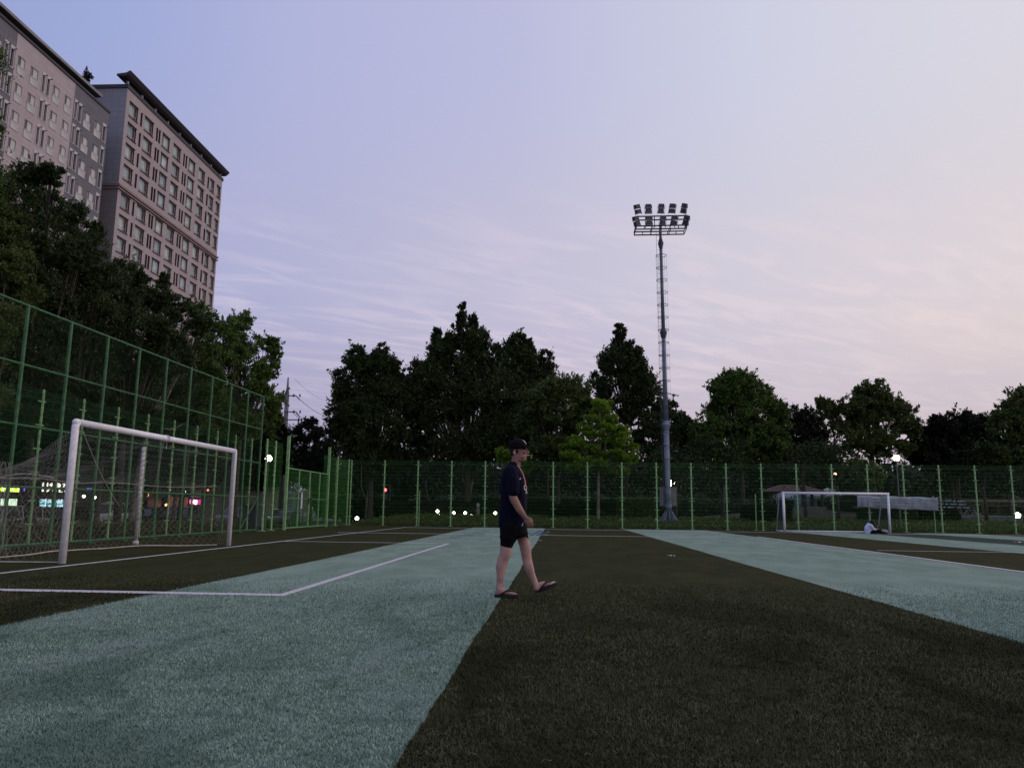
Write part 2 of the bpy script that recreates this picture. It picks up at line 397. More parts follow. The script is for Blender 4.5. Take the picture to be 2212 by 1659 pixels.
def on_line(x, y): return (np.abs(y-8.83) < .1) & (x < -3) | (np.abs(x+3.03) < .07) & (y > 8.7) | (np.abs(x+7.78) < .07)
def blade_mat(name, a, b_, c_):
    m = bpy.data.materials.new(name); m.use_nodes = True; t = m.node_tree; b = t.nodes['Principled BSDF']; b.inputs['Roughness'].default_value = .8; b.inputs['Specular IOR Level'].default_value = .10
    at = N('ShaderNodeAttribute', t); at.attribute_name = 'v'; tx = N('ShaderNodeTexCoord', t)
    mp = N('ShaderNodeMapping', t); mp.inputs['Scale'].default_value = (1.7, .7, 1); t.links.new(tx.outputs['Object'], mp.inputs[0])
    no = N('ShaderNodeTexNoise', t); no.inputs['Scale'].default_value = .9; no.inputs['Detail'].default_value = 5; no.inputs['Distortion'].default_value = .5; t.links.new(mp.outputs[0], no.inputs['Vector'])
    no2 = N('ShaderNodeTexNoise', t); no2.inputs['Scale'].default_value = 6; no2.inputs['Detail'].default_value = 4; t.links.new(tx.outputs['Object'], no2.inputs['Vector'])
    c = mixc(math_('POWER', at.outputs['Fac'], 2.0, nt_=t), a+(1,), b_+(1,), t); c = mixc(math_('MULTIPLY', sstep(no.outputs[0], .46, .66, t), .75, nt_=t), c, c_+(1,), t)
    no3 = N('ShaderNodeTexNoise', t); no3.inputs['Scale'].default_value = .55; no3.inputs['Detail'].default_value = 3; no3.inputs['Distortion'].default_value = .8; t.links.new(mp.outputs[0], no3.inputs['Vector'])
    c = mixc(math_('MULTIPLY', sstep(no2.outputs[0], .46, .72, t), .55, nt_=t), c, tuple(q*.45 for q in a)+(1,), t)
    c = mixc(math_('MULTIPLY', sstep(no3.outputs[0], .47, .62, t), .72, nt_=t), c, tuple(q*.75 for q in a)+(1,), t)
    t.links.new(c, b.inputs['Base Color']); return m
blades('turf_blades', lambda x, y: in_pale(x, y) & ~on_line(x, y), 980000, blade_mat('blade_pale', (.14,.235,.175), (.46,.60,.50), (.27,.35,.325)), 'short pale green artificial grass blades of the light stripes', .014, .016)
blades('turf_blades', lambda x, y: ~in_pale(x, y) & ~on_line(x, y), 980000, blade_mat('blade_brown', (.021,.025,.009), (.165,.172,.088), (.058,.062,.031)), 'short worn brown artificial grass blades between the stripes', .014, .018)
# loose pale fibres and litter
b = MB()
for px, py in [(865,1648),(1078,1517),(1060,1521),(977,1497),(1145,1470),(1260,1437),(1275,1481),(1330,1405),(1500,1395),(1370,1510),(1590,1525),(1800,1487),(1270,1640),(1640,1610),(1180,1655),(1900,1420),(1560,1590),(1020,1640),(1720,1540),(1985,1600),(1420,1450)]:
    p = G(px, py); a = random.random()*3.14; L = .012+.02*random.random()
    b.tube([(p.x-math.cos(a)*L, p.y-math.sin(a)*L, .018), (p.x-math.cos(a)*L*.3, p.y-math.sin(a)*L*.3+.012, .024), (p.x+math.cos(a)*L*.4, p.y+math.sin(a)*L*.4-.01, .024), (p.x+math.cos(a)*L, p.y+math.sin(a)*L+.006, .018)], .0012, 4)
b.build('loose_fibres', M('fibre', (.17,.165,.11), .7), label='loose pale turf fibres lying on the brown turf', cat='fibres', kind='stuff')
def litter(px, py, sx, sy, label):
    p = G(px, py); bb = MB(); n = 9
    for i in range(n+1):
        for j in range(3): bb.v.append((p.x-sx/2+sx*i/n, p.y-sy/2+sy*j/2, .014+.012*math.sin(i*1.3+j)+.012))
    for i in range(n):
        for j in range(2): a = i*3+j; bb.f.append((a, a+3, a+4, a+1))
    o = bb.build('scrap_of_paper', M('paper_white', (.62,.6,.58), .8), label=label, cat='litter')
    o.modifiers.new('s', 'SOLIDIFY').thickness = .004
litter(1450,1202,.16,.05,'white paper scrap on the brown turf right of the walking man')
litter(2203,1172,.4,.12,'white scrap on the dark green stripe near the right frame edge')

# ================================================================== FENCES
m_green = M('fence_green', (.15,.34,.14), .5, .18, 12, spec=.4)
m_green2 = M('fence_green_pale', (.23,.43,.19), .5, .18, 12, spec=.4)
m_wire = M('wire_green', (.045,.15,.045), .6, .1); m_chain = M('chain_green', (.014,.045,.018), .6, .1); m_gmesh_lit = M('gate_mesh_lit_green', (.06,.22,.045), .6, .1)  # gate mesh: lamp light on it is put into the brighter green
def post_mesh(h, r=.042, clips=(), cl=.15, axis='x'):
    b = MB(); b.tube([(0,0,0), (0,0,h-.03), (0,0,h)], [r, r, r*.55], 10); b.box((0,0,.012), (.24,.24,.018))
    for z_ in clips:
        b.box((0,-.03,z_), (cl*2,.02,.022) if axis == 'x' else (.02,cl*2,.022)); b.tube([(0,0,z_-.025), (0,0,z_+.025)], r*1.25, 8)
    return b.mesh('post')
def panel_mesh(L, h, axis='x', vstep=.06, z0=.06):
    b = MB(); r = .0026
    def P(s_, z_, o=0): return (s_, o, z_) if axis == 'x' else (o, s_, z_)
    n = int(L/vstep)
    bends = [z0, .55, 1.10, 1.62, 1.74, 2.30, 2.86, 3.38, h-.04]
    for i in range(n+1):
        s_ = L*i/n; b.seg(P(s_, z0), P(s_, h), r)
    zz_ = z0
    while zz_ < h+.01:
        b.seg(P(0, zz_), P(L, zz_), r*1.25); zz_ += .2
    for z_ in (1.68, h-.10, h):
        for dz, o in ((-.05, 0), (0, -.03), (.05, 0)): b.seg(P(0, z_+dz, o), P(L, z_+dz, o), r*1.5)
    b.seg(P(0,h), P(L,h), .006)
    return b.mesh('mesh_panel')
CL = (.5, 1.05, 1.56, 1.72, 2.28, 2.85, 3.42)
YF = 44.8; FH = 3.68
fpx = [725,757,827,899,971,1044,1118,1191,1265,1339,1414,1490,1563,1640,1718,1795,1874,1951,2031,2109,2188]
fx = [PY(x, 1070, YF).x for x in fpx]; dxp = (fx[-1]-fx[1])/19
fx = [fx[0]] + [fx[1]+dxp*i for i in range(28)]
ff = empty('mesh_fence', (0, YF, 0), label='long pale green welded mesh fence along the far end of the field', cat='fence')
pm = post_mesh(FH, .043, CL); nm = panel_mesh(dxp-.09, FH-.08)
nm0 = panel_mesh(fx[1]-fx[0]-.09, FH-.08)
for i, x in enumerate(fx):
    o = link('post', pm, m_green2, ff); o.location = (x, 0, 0)
    if i < len(fx)-1: q = link('mesh_panel', nm if i else nm0, m_wire, ff); q.location = (x+.045, 0, 0)
pb = post_mesh(2.0, .03)
for px, oy in ((903,.35),(1636,.35),(2024,.35)):
    o = link('support_post', pb, m_green2, ff); o.location = (PY(px,1100,YF).x, oy, 0)
    bx = MB(); bx.box((PY(px,1100,YF).x+.1, .3, 1.0), (.3,.1,.3)) 
# left mesh fence and gate
XM = -12.45
lf = empty('mesh_fence', (XM, 0, 0), label='green welded mesh fence just behind the tall net fence on the left', cat='fence')
pmy = post_mesh(3.72, .032, CL, axis='y'); yl = [18.27+1.663*i for i in range(-8, 9)]
nmy = panel_mesh(1.663-.09, 3.62, axis='y')
for i, y in enumerate(yl):
    o = link('post', pmy, m_green2, lf); o.location = (0, y, 0)
    if i < len(yl)-1: q = link('mesh_panel', nmy, m_wire, lf); q.location = (0, y+.045, 0)
XT = -11.85; TH = 5.36
m_tall = M('fence_green_dark', (.04,.135,.05), .5, .2, 9, spec=.4)
tf = empty('net_fence', (XT, 0, 0), label='tall green chain-link ball-stop fence behind the near goal', cat='fence')
ty = [16.55+1.6*(i-5) for i in range(15)]
tb = MB(); tb.tube([(0,0,0), (0,0,TH)], .04, 10); tb.box((0,0,.012), (.2,.2,.02)); tpm = tb.mesh('post')
for y in ty: o = link('post', tpm, m_tall, tf); o.location = (0, y, 0)
rails = [TH, 4.03, 2.69, 1.34, .07]
Y0, Y1 = ty[0], ty[-1]
for z_ in rails:
    b = MB(); b.tube([(0,Y0,z_), (0,Y1,z_)], .028, 8)
    n = int((Y1-Y0)/.09)
    hel = []
    for i in range(n*6+1):
        t_ = i/6*2*math.pi*.5; hel.append((.033*math.cos(t_), Y0+(Y1-Y0)*i/(n*6), z_+.033*math.sin(t_)))
    for a_, b__ in zip(hel[:-1:2], hel[2::2]): b.seg(a_, b__, .006)
    b.build('rail', m_tall, tf)
for k in range(len(ty)-1):
    b = MB(); y0, y1 = ty[k]+.045, ty[k+1]-.045; H_ = TH; st = .075; L = y1-y0; i = -int(H_/st)-1
    while i*st < L:
        c0 = i*st
        for sgn in (1, -1):
            a_ = max(0, c0); e_ = min(L, c0+H_)
            if e_ > a_:
                za, ze = (a_-c0, e_-c0) if sgn == 1 else (H_-(a_-c0), H_-(e_-c0))
                b.seg((.03, y0+a_, za), (.03, y0+e_, ze), .0013)
        i += 1
    b.build('chain_link', m_chain, tf)
# end brace of the tall fence (dark)
b = MB(); b.tube([(0,Y1-1.6,.1), (0,Y1,1.3)], .025, 8); b.build('brace', m_tall, tf)
# fence pieces between tall fence, gate and corner
g1 = G(621,1146); g2 = G(693,1139)
gx0, gy0, gx1, gy1 = -11.55, 33.4, -11.75, 39.6
cf = empty('mesh_fence', (-11.75, 31.3, 0), label='short green mesh fence between the tall fence and the gate', cat='fence')
for i, y in enumerate((0.1, 1.1)):
    o = link('post', post_mesh(3.7, .043, CL, axis='y'), m_green2, cf); o.location = (0, y, 0)
link('mesh_panel', panel_mesh(1.9, 3.6, axis='y', vstep=.045), m_gmesh_lit, cf).location = (0, .1, 0)
cf = empty('mesh_fence', (-11.85, 39.7, 0), label='short green mesh fence between the gate and the far left corner', cat='fence')
for y in (2.6, 4.9): link('post', post_mesh(3.7, .043, CL, axis='y'), m_green2, cf).location = (0, y, 0)
link('mesh_panel', panel_mesh(2.5, 3.6, axis='y', vstep=.045), m_gmesh_lit, cf).location = (0, .05, 0)
link('mesh_panel', panel_mesh(2.2, 3.6, axis='y', vstep=.045), m_gmesh_lit, cf).location = (0, 2.65, 0)
gt = empty('field_gate', (gx0, gy0, 0), label='green double gate with tall side posts and mesh infill', cat='gate')
GL = gy1-gy0
for y in (0, GL):
    b = MB(); b.box((0, y, 2.0), (.11,.11,4.0)); b.build('gate_post', m_green2, gt)
gf = MB()
for z_ in (.08, 2.62): gf.tube([(0,.1,z_), (0,GL-.1,z_)], .03, 8)
gf.tube([(0,.1,1.35),(0,GL-.1,1.35)], .022, 8)
for q in (.26,.51,.76): gf.tube([(0,GL*q,.06), (0,GL*q,2.62)], .042 if q != .51 else .05, 8)
gf.build('gate_frame', m_green, gt)
link('mesh_panel', panel_mesh(GL-.25, 2.6, axis='y', vstep=.035), m_gmesh_lit, gt).location = (.02, .12, 0)
b = MB(); b.box((.05, GL*.51, 1.35), (.04,.5,.05)); b.box((.08, GL*.48, 1.2), (.03,.04,.2)); b.build('bolt', M('dark_iron', (.03,.03,.03), .5), gt)

# ================================================================== GOALS
m_white = M('goal_white', (.80,.80,.86), .35, .06, 14, spec=.5); m_dirtw = M('goal_pipe_grey', (.50,.49,.50), .5, .15, 10)
m_net = M('net_cord', (.25,.235,.225), .8, .2, 3); m_netd = M('net_cord_dark', (.07,.08,.10), .8)
gr = empty('soccer_goal', (-8.2, 12.95, 0), label='big white soccer goal with sagging net on the left', cat='goal')
GLn, GH, r = 6.74, 2.42, .06
for y in (0, GLn):
    b = MB(); b.tube([(0,y,0), (0,y,GH-.12), (0,y+(.05 if y == 0 else -.05),GH-.05)], r, 20, round_=False)
    b.tube([(0,y,GH-.16),(0,y,GH-.145)], r*1.04, 20); b.build('goal_post', m_white, gr, True)
b = MB(); b.tube([(0,.0,GH-.06), (0,GLn,GH-.06)], r, 20); b.ell((0,0,GH-.06), (r,r,r)); b.ell((0,GLn,GH-.06), (r,r,r)); b.tube([(0,GLn*.46,GH-.06),(0,GLn*.466,GH-.06)], r*1.06, 20); b.build('crossbar', m_white, gr, True)
def netP(s_, t_):      # s along the goal 0..1, t from crossbar to ground behind
    bx_ = -2.05+.10*math.sin(s_*7)
    if s_ > .55: bx_ *= 1-.80*((s_-.55)/.45)**1.5
    y = s_*GLn+(-.55*max(0, t_-.15)*(1-s_))
    if t_ < .42:
        q = t_/.42; x = bx_*.92*q; z_ = (GH-.1)+( -.90*q) - .24*math.sin(q*math.pi)*(1-.5*s_)
    else:
        q = (t_-.42)/.58; x = bx_*(.92+.10*math.sin(q*3)); z_ = (GH-1.0)*max(0.0, 1-q)**1.05+.02
    x += .05*math.sin(9*s_+5*t_)+.03*math.sin(23*s_+11*t_); z_ += .025*math.sin(17*s_+7*t_)
    return Vector((x, y+.03*math.sin(13*t_+6*s_), max(.015, z_)))
def hexnet(P, nu, nv, r_):
    b = MB()
    for j in range(nv):
        for i in range(nu):
            u_ = (i+(j % 2)*.5)/nu
            if u_ > 1: continue
            A = P(u_, j/nv); B = P(u_, min(1, (j+.4)/nv)); b.seg(A, B, r_)
            for du in (-.5, .5):
                v_ = u_+du/nu
                if 0 <= v_ <= 1: b.seg(B, P(v_, min(1, (j+1)/nv)), r_)
    return b
nb = hexnet(netP, 54, 30, .0020)
def sideP(u_, t_, left=True):   # side panels
    s_ = 0 if left else 1
    A = Vector((0, s_*GLn, (GH-.1)*(1-t_)+.02)); B = netP(s_, .02+.98*max(t_, .15))
    return A.lerp(B, u_)+Vector((0, -.10*math.sin(u_*math.pi)*math.sin(t_*math.pi), 0))
for lf_ in (True, False):
    q = hexnet(lambda u_, t_: sideP(u_, t_, lf_), 16 if lf_ else 6, 20, .0020); n = len(nb.v); nb.v += q.v; nb.f += [tuple(n+i for i in f_) for f_ in q.f]
# gathered bunch of net hanging at the left rear corner
for k in range(26):
    a0 = random.random(); bx0 = -1.65-.35*random.random(); y_ = .5+.55*random.random()
    pts = [(bx0+.06*random.uniform(-1,1), y_+.08*random.uniform(-1,1), 1.7*(1-q/8)+.02) for q in range(9)]
    nb.tube(pts, .003, 3)
nb.build('net', m_net, gr)
b = MB()
for (A, B, sag) in (((0,.15,2.3), (-1.7,4.6,.95), .1), ((-1.9,.3,1.25), (-1.2,1.4,1.45), -.15), ((-.02,GLn*.46,2.28), (-1.9,GLn-.5,1.2), .35)):
    A, B = Vector(A), Vector(B); b.tube([A.lerp(B, i/10)-Vector((0,0,sag*math.sin(i/10*math.pi))) for i in range(11)], .007, 5)
b.tube([netP(i/24, 1.0) for i in range(25)], .012, 5)
b.tube([sideP(i/10, 1.0) for i in range(11)], .010, 5)
b.tube([netP(i/24, .42) for i in range(25)], .006, 5)
b.tube([(-.0+.075*math.cos(a), GLn*.46+.01*a, GH-.06+.075*math.sin(a)) for a in np.linspace(0, 9, 18)], .008, 5)
b.tube([(-.0,GLn*.475,GH-.1), (-.02,GLn*.48,GH-.28), (-.05,GLn*.485,GH-.22)], .006, 5)
b.build('rope', M('rope_pale', (.45,.43,.42), .8), gr)
for y in (GLn-.42, -.5):
    b = MB(); b.tube([(-2.17,y,0),(-2.17,y,2.42)], .045, 12); b.tube([(-2.17,y,0),(-2.17,y,.1)], .07, 12); b.build('stanchion', m_dirtw, gr, True)
    b = MB(); b.tube([(-2.17+.05*math.cos(a), y+.05*math.sin(a), .05+2.3*a/120) for a in np.linspace(0, 120, 240)], .005, 4); b.build('lashing', M('cord_dark', (.10,.10,.11), .8), gr)

fgx0 = G(1694,1149).x; g2l = empty('small_goal', (11.7, 41.55, 0), label='smaller white goal by the far fence with a person sitting in it', cat='goal')
L2 = PY(1921,1120,41.55).x-11.7; x00 = PY(1694,1120,41.55).x-11.7; H2 = 2.04
for x in (x00, L2):
    b = MB(); b.tube([(x,0,0),(x,0,H2)], .062, 14); b.build('goal_post', m_white, g2l, True)
b = MB(); b.tube([(x00-.06,0,H2-.05),(L2+.06,0,H2-.05)], .062, 14); b.build('crossbar', m_white, g2l, True)
b = MB()
for x in (x00, L2): b.tube([(x,0,H2-.03),(x,.75,H2-.08),(x,1.55,.04)], .03, 10); b.tube([(x,0,.04),(x,1.55,.04)], .03, 10)
b.tube([(x00,1.55,.04),(L2,1.55,.04)], .032, 10); b.tube([(x00,.75,H2-.08),(L2,.75,H2-.08)], .02, 8)
b.build('rear_frame', m_white, g2l, True)
def n2(u_, t_):
    x = x00+(L2-x00)*u_
    return Vector((x, .75*min(1, t_/.3)+(.8*(t_-.3)/.7 if t_ > .3 else 0), H2-.06-(.0 if t_ < .3 else (H2-.1)*(t_-.3)/.7)))
nn = hexnet(n2, 40, 22, .0025)
for x in (x00, L2):
    q = hexnet(lambda u_, t_: Vector((x, u_*(.75+.8*t_), (H2-.06)*(1-t_)+.02)), 9, 16, .0035); n = len(nn.v); nn.v += q.v; nn.f += [tuple(n+i for i in f_) for f_ in q.f]
nn.build('net', m_netd, g2l)

# ================================================================== BUILDINGS
m_pink = tile_mat('stone_pink', (.40,.35,.385), (.31,.265,.30), 1.25, .62)
m_pink2 = tile_mat('stone_rose', (.355,.31,.335), (.265,.225,.24), 1.1, .74)
m_grey = tile_mat('stone_grey', (.13,.13,.165), (.085,.085,.11), 1.25, .62, .16)
m_side = tile_mat('stone_side_shade', (.235,.25,.31), (.15,.16,.20), 1.1, .74)  # bluish side stone: shade of the face turned from the sun is in its colour
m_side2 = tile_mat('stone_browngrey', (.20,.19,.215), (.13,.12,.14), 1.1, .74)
m_frame = M('window_frame', (.46,.45,.48), .5, .05, 3); m_panelw = M('window_panel', (.43,.43,.45), .6, .08, .8)
m_glassd = M('glass_dark', (.055,.045,.055), .12, .1, 1, spec=.6); m_glassb = M('glass_blind', (.16,.13,.13), .3, .25, .7, spec=.5)
m_glassg = M('glass_green', (.25,.34,.36), .18, .25, .45, spec=.6)
m_glassg2 = M('glass_green_pale', (.33,.40,.41), .2, .25, .6, spec=.6); m_glassg3 = M('glass_green_dark', (.16,.22,.25), .15, .3, .5, spec=.6)
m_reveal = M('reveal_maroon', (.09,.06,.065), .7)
m_roofd = M('roof_dark', (.04,.04,.05), .6); m_slab = M('roof_slab', (.21,.21,.225), .7, .1, .5)
def wall_holes(name, x, y0, y1, z0, z1, holes, mat, parent, depth, rmat):
    ysb = sorted({y0, y1} | {h[0] for h in holes} | {h[1] for h in holes}); zsb = sorted({z0, z1} | {h[2] for h in holes} | {h[3] for h in holes})
    b = MB()
    for i in range(len(ysb)-1):
        run = None
        for j in range(len(zsb)-1):
            a, c = (ysb[i]+ysb[i+1])/2, (zsb[j]+zsb[j+1])/2
            if not any(h[0] < a < h[1] and h[2] < c < h[3] for h in holes):
                b.quad((x, ysb[i], zsb[j]), (x, ysb[i+1], zsb[j]), (x, ysb[i+1], zsb[j+1]), (x, ysb[i], zsb[j+1]))
    nw = len(b.f)
    for (a, c, e, g_) in holes:
        for p, q in (((a,e),(c,e)), ((c,e),(c,g_)), ((c,g_),(a,g_)), ((a,g_),(a,e))):
            b.quad((x,p[0],p[1]), (x-depth,p[0],p[1]), (x-depth,q[0],q[1]), (x,q[0],q[1]))
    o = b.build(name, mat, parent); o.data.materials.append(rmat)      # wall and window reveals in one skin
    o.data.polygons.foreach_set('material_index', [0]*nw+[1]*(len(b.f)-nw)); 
    import bmesh; bm = bmesh.new(); bm.from_mesh(o.data); bmesh.ops.remove_doubles(bm, verts=bm.verts, dist=.002); bm.to_mesh(o.data); bm.free()
    return o
# ---- right block
B2 = empty('apartment_building', (0,0,0), label='tall pink stone apartment block with dark overhanging roof canopy', cat='building')
D2 = -57.3; Y2a, Y2b, ZT = 94.5, 124.7, 56.35
wide = [(95.3,97.47),(99.27,101.62),(104.25,106.4),(107.6,109.85),(112.6,114.7),(116.05,118.2),(120.2,121.75),(122.8,124.2)]
slit = [(98.2,98.68),(102.5,103.0),(103.2,103.7),(110.8,111.27),(111.55,112.05),(119.3,119.85)]
rows = [53.45-2.97*k for k in range(4)]; rows += [40.55-2.97*k for k in range(12)]
holes = [(a,b_,z_-1.0,z_+.95) for z_ in rows for a,b_ in wide]; sh = [(a,b_,z_-1.05,z_+.95) for z_ in rows for a,b_ in slit]
for nm_, za, zb in (('wall', 42.3, ZT), ('wall', -.6, 42.3)):
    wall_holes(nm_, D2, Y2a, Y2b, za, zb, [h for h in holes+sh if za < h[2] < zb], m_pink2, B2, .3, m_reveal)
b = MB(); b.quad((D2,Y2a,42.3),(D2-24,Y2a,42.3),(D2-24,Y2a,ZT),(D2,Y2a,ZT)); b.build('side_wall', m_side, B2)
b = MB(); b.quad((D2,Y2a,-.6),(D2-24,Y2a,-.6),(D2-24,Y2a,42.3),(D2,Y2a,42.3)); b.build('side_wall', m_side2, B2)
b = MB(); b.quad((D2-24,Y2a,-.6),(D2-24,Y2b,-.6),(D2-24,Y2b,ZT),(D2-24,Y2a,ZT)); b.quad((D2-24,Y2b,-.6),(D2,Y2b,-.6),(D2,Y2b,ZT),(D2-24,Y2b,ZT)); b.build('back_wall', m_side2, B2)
b = MB(); b.box((D2-12,(Y2a+Y2b)/2,ZT-.2), (24.3,Y2b-Y2a+.3,.5)); b.build('roof', m_roofd, B2)
b = MB(); b.box((D2-11.9,(Y2a+Y2b)/2,42.3), (24.3,Y2b-Y2a+.3,.3)); b.box((D2-11.9,(Y2a+Y2b)/2,42.3-.5), (24.3,Y2b-Y2a+.26,.12)); b.build('ledge', M('ledge_rose', (.22,.16,.17), .7), B2)
b = MB(); b.box((D2-11.95,(Y2a+Y2b)/2,13.2), (24.6,Y2b-Y2a+.6,.5)); b.build('ledge', MATS['ledge_rose'], B2)
# curved roof canopy: thick slab leaning outwards on short stubs
b = MB(); prof = [(-1.0+D2,ZT+.75),(D2+.1,ZT+.70),(D2+.5,ZT+.9),(D2+.85,ZT+1.3),(D2+.88,ZT+1.4),(D2+.75,ZT+1.42),(D2+.3,ZT+1.15),(D2-1.0,ZT+1.0)]
n = len(prof)
for y in (Y2a-1.1, Y2b+.7):
    for p in prof: b.v.append((p[0], y, p[1]))
b.f.append(tuple(range(n))); b.f.append(tuple(reversed(range(n, 2*n))))
for i in range(n): j = (i+1) % n; b.f.append((i, n+i, n+j, j))
b.build('canopy', m_roofd, B2)
for i in range(9): b = MB(); b.box((D2-.25, Y2a+.3+i*3.68, ZT+.4), (.25,.3,1.0)); b.build('canopy_stub', M('stub_grey', (.3,.3,.33), .7), B2)
# windows
def wwin(name, w, h, flip, gm, parent, y, z_, frame_mat, rec=.24):
    fr = MB(); t_ = .07
    fr.box((0,w/2,t_/2), (.08,w,t_)); fr.box((0,w/2,h-t_/2), (.08,w,t_)); fr.box((0,t_/2,h/2), (.08,t_,h-2*t_)); fr.box((0,w-t_/2,h/2), (.08,t_,h-2*t_))
    q = .62 if not flip else .36
    fr.box((.003,w*q,h/2), (.08,.09,h-2*t_)); fr.box((.004,w/2,h*.27), (.085,w-2*t_,.06))
    return fr, q
wp = {}
def place_win(D, parent, y, z_, w, h, flip, key, gm, gd, fm=m_frame, rec=.24):
    k = (key, round(w, 2), flip, gm.name)
    if k not in wp:
        fr, q = wwin('window', w, h, flip, gm, None, 0, 0, fm); me = fr.mesh('window'); me.materials.append(fm)
        p1 = MB(); a_, c_ = (0.04, w*q-.04) if not flip else (w*q+.04, w-.04)
        p1.quad((-.01,a_,.05),(-.01,c_,.05),(-.01,c_,h-.05),(-.01,a_,h-.05)); m1 = p1.mesh('pane'); m1.materials.append(gm)
        p2 = MB(); a_, c_ = (w*q+.04, w-.04) if not flip else (.04, w*q-.04)
        p2.quad((-.014,a_,.05),(-.014,c_,.05),(-.014,c_,h-.05),(-.014,a_,h-.05)); m2 = p2.mesh('pane'); m2.materials.append(gd)
        b = MB(); b.box((rec+.05,w/2,-.06), (.16,w+.16,.08)); m3 = b.mesh('sill'); m3.materials.append(m_reveal)
        b = MB(); b.box((rec+.04,w/2,h+.07), (.14,w+.12,.07)); m4 = b.mesh('lintel'); m4.materials.append(m_reveal); wp[k] = (me, m1, m2, m3, m4)
    me, m1, m2, m3, m4 = wp[k]
    o = link('window', me, None, parent); o.location = (D-rec, y, z_); link('pane', m1, None, o); link('pane', m2, None, o); link('sill', m3, None, o); link('lintel', m4, None, o)
rest = MB()
for ri, z_ in enumerate(rows):
    for ci, (a, c) in enumerate(wide):
        if ri < 12: place_win(D2, B2, a, z_-1.0, c-a, 1.95, ci in (2,4), 'b2', (m_glassg, m_glassg2, m_glassg3)[(ri*5+ci*3+ri*ci) % 3], m_glassd)
        else: rest.quad((D2-.24,a,z_-1),(D2-.24,c,z_-1),(D2-.24,c,z_+.95),(D2-.24,a,z_+.95))
    for si, (a, c) in enumerate(slit):
        if ri < 12:
            o = MB(); o.quad((-.28,0,0),(-.28,c-a,0),(-.28,c-a,2.0),(-.28,0,2.0)); sl = o.build('narrow_window', m_glassd, B2); sl.location = (D2,a,z_-1.05)
            if si % 2 == 0: o = MB(); o.box((.12,.1,1.85), (.34,.1,.06)); o.build('bracket', m_reveal, sl)
        else: rest.quad((D2-.28,a,z_-1.05),(D2-.28,c,z_-1.05),(D2-.28,c,z_+.95),(D2-.28,a,z_+.95))
rest.build('window', m_glassd, B2, kind='stuff')
# planting on the roof
# ---- left block
B1 = empty('apartment_building', (0,0,0), label='grey and pink apartment block with a flat overhanging roof at the left frame edge', cat='building')
D1 = -57.0; Z1 = 50.25; Y1a, Y1b = 40.0, 90.5
W1 = [(73.76,74.9),(75.8,77.04),(79.64,80.8),(81.8,82.97),(85.5,86.8),(87.7,89.0),(70.2,71.3)]; Nn = [(71.7,72.13),(72.6,73.07),(77.75,78.15),(78.55,78.98),(83.66,84.08),(84.42,84.98),(89.5,90.1)]
per = 14.6
W1 += [(67.1-.6,67.7),(64.0,65.15),(62.0,63.2),(58.0,59.2),(55,56.2),(51,52.2),(47,48.2),(43,44.2)]; Nn += [(68.7,69.1),(69.4,69.85),(60.5,60.9),(49.4,49.8)]
rows1 = [46.75-3.07*k for k in range(15)]
h1 = [(a,c,z_,z_+1.12) for z_ in rows1 for a,c in W1]; h1n = [(a,c,z_-.75,z_+1.2) for z_ in rows1 for a,c in Nn]
for (za, zb, mat) in ((Y1a, 59.9, m_grey), (59.9, 66.2, m_pink), (66.2, 73.33, m_grey), (73.33, 83.45, m_pink), (83.45, Y1b, m_grey)):
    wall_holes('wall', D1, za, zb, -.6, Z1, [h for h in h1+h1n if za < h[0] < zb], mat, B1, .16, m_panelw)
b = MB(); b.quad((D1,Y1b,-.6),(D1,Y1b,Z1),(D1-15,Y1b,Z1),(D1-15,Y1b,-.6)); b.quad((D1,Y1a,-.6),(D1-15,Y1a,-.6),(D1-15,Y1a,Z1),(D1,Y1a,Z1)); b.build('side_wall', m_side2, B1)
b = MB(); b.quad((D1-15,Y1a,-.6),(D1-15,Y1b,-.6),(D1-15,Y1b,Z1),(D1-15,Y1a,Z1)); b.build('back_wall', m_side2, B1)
b = MB(); b.box((D1-7.5,(Y1a+Y1b)/2,Z1+.06), (15.3,Y1b-Y1a+.3,.3)); b.box((D1-7.9,(Y1a+88)/2,Z1+.45), (14.2,88-Y1a-.5,.5)); b.build('roof', m_roofd, B1)
b = MB(); b.box((D1-7.0,(Y1a+88.1)/2,Z1+.86), (14.9,88.1-Y1a,.34)); b.build('roof_slab', m_slab, B1)
rest = MB(); restp = MB(); shared = {}
def part(key, fn, name, mat, parent, loc=None):
    if key not in shared: b = MB(); fn(b); me = b.mesh(name); me.materials.append(mat); shared[key] = me
    o = link(name, shared[key], None, parent)
    if loc: o.location = loc
    return o
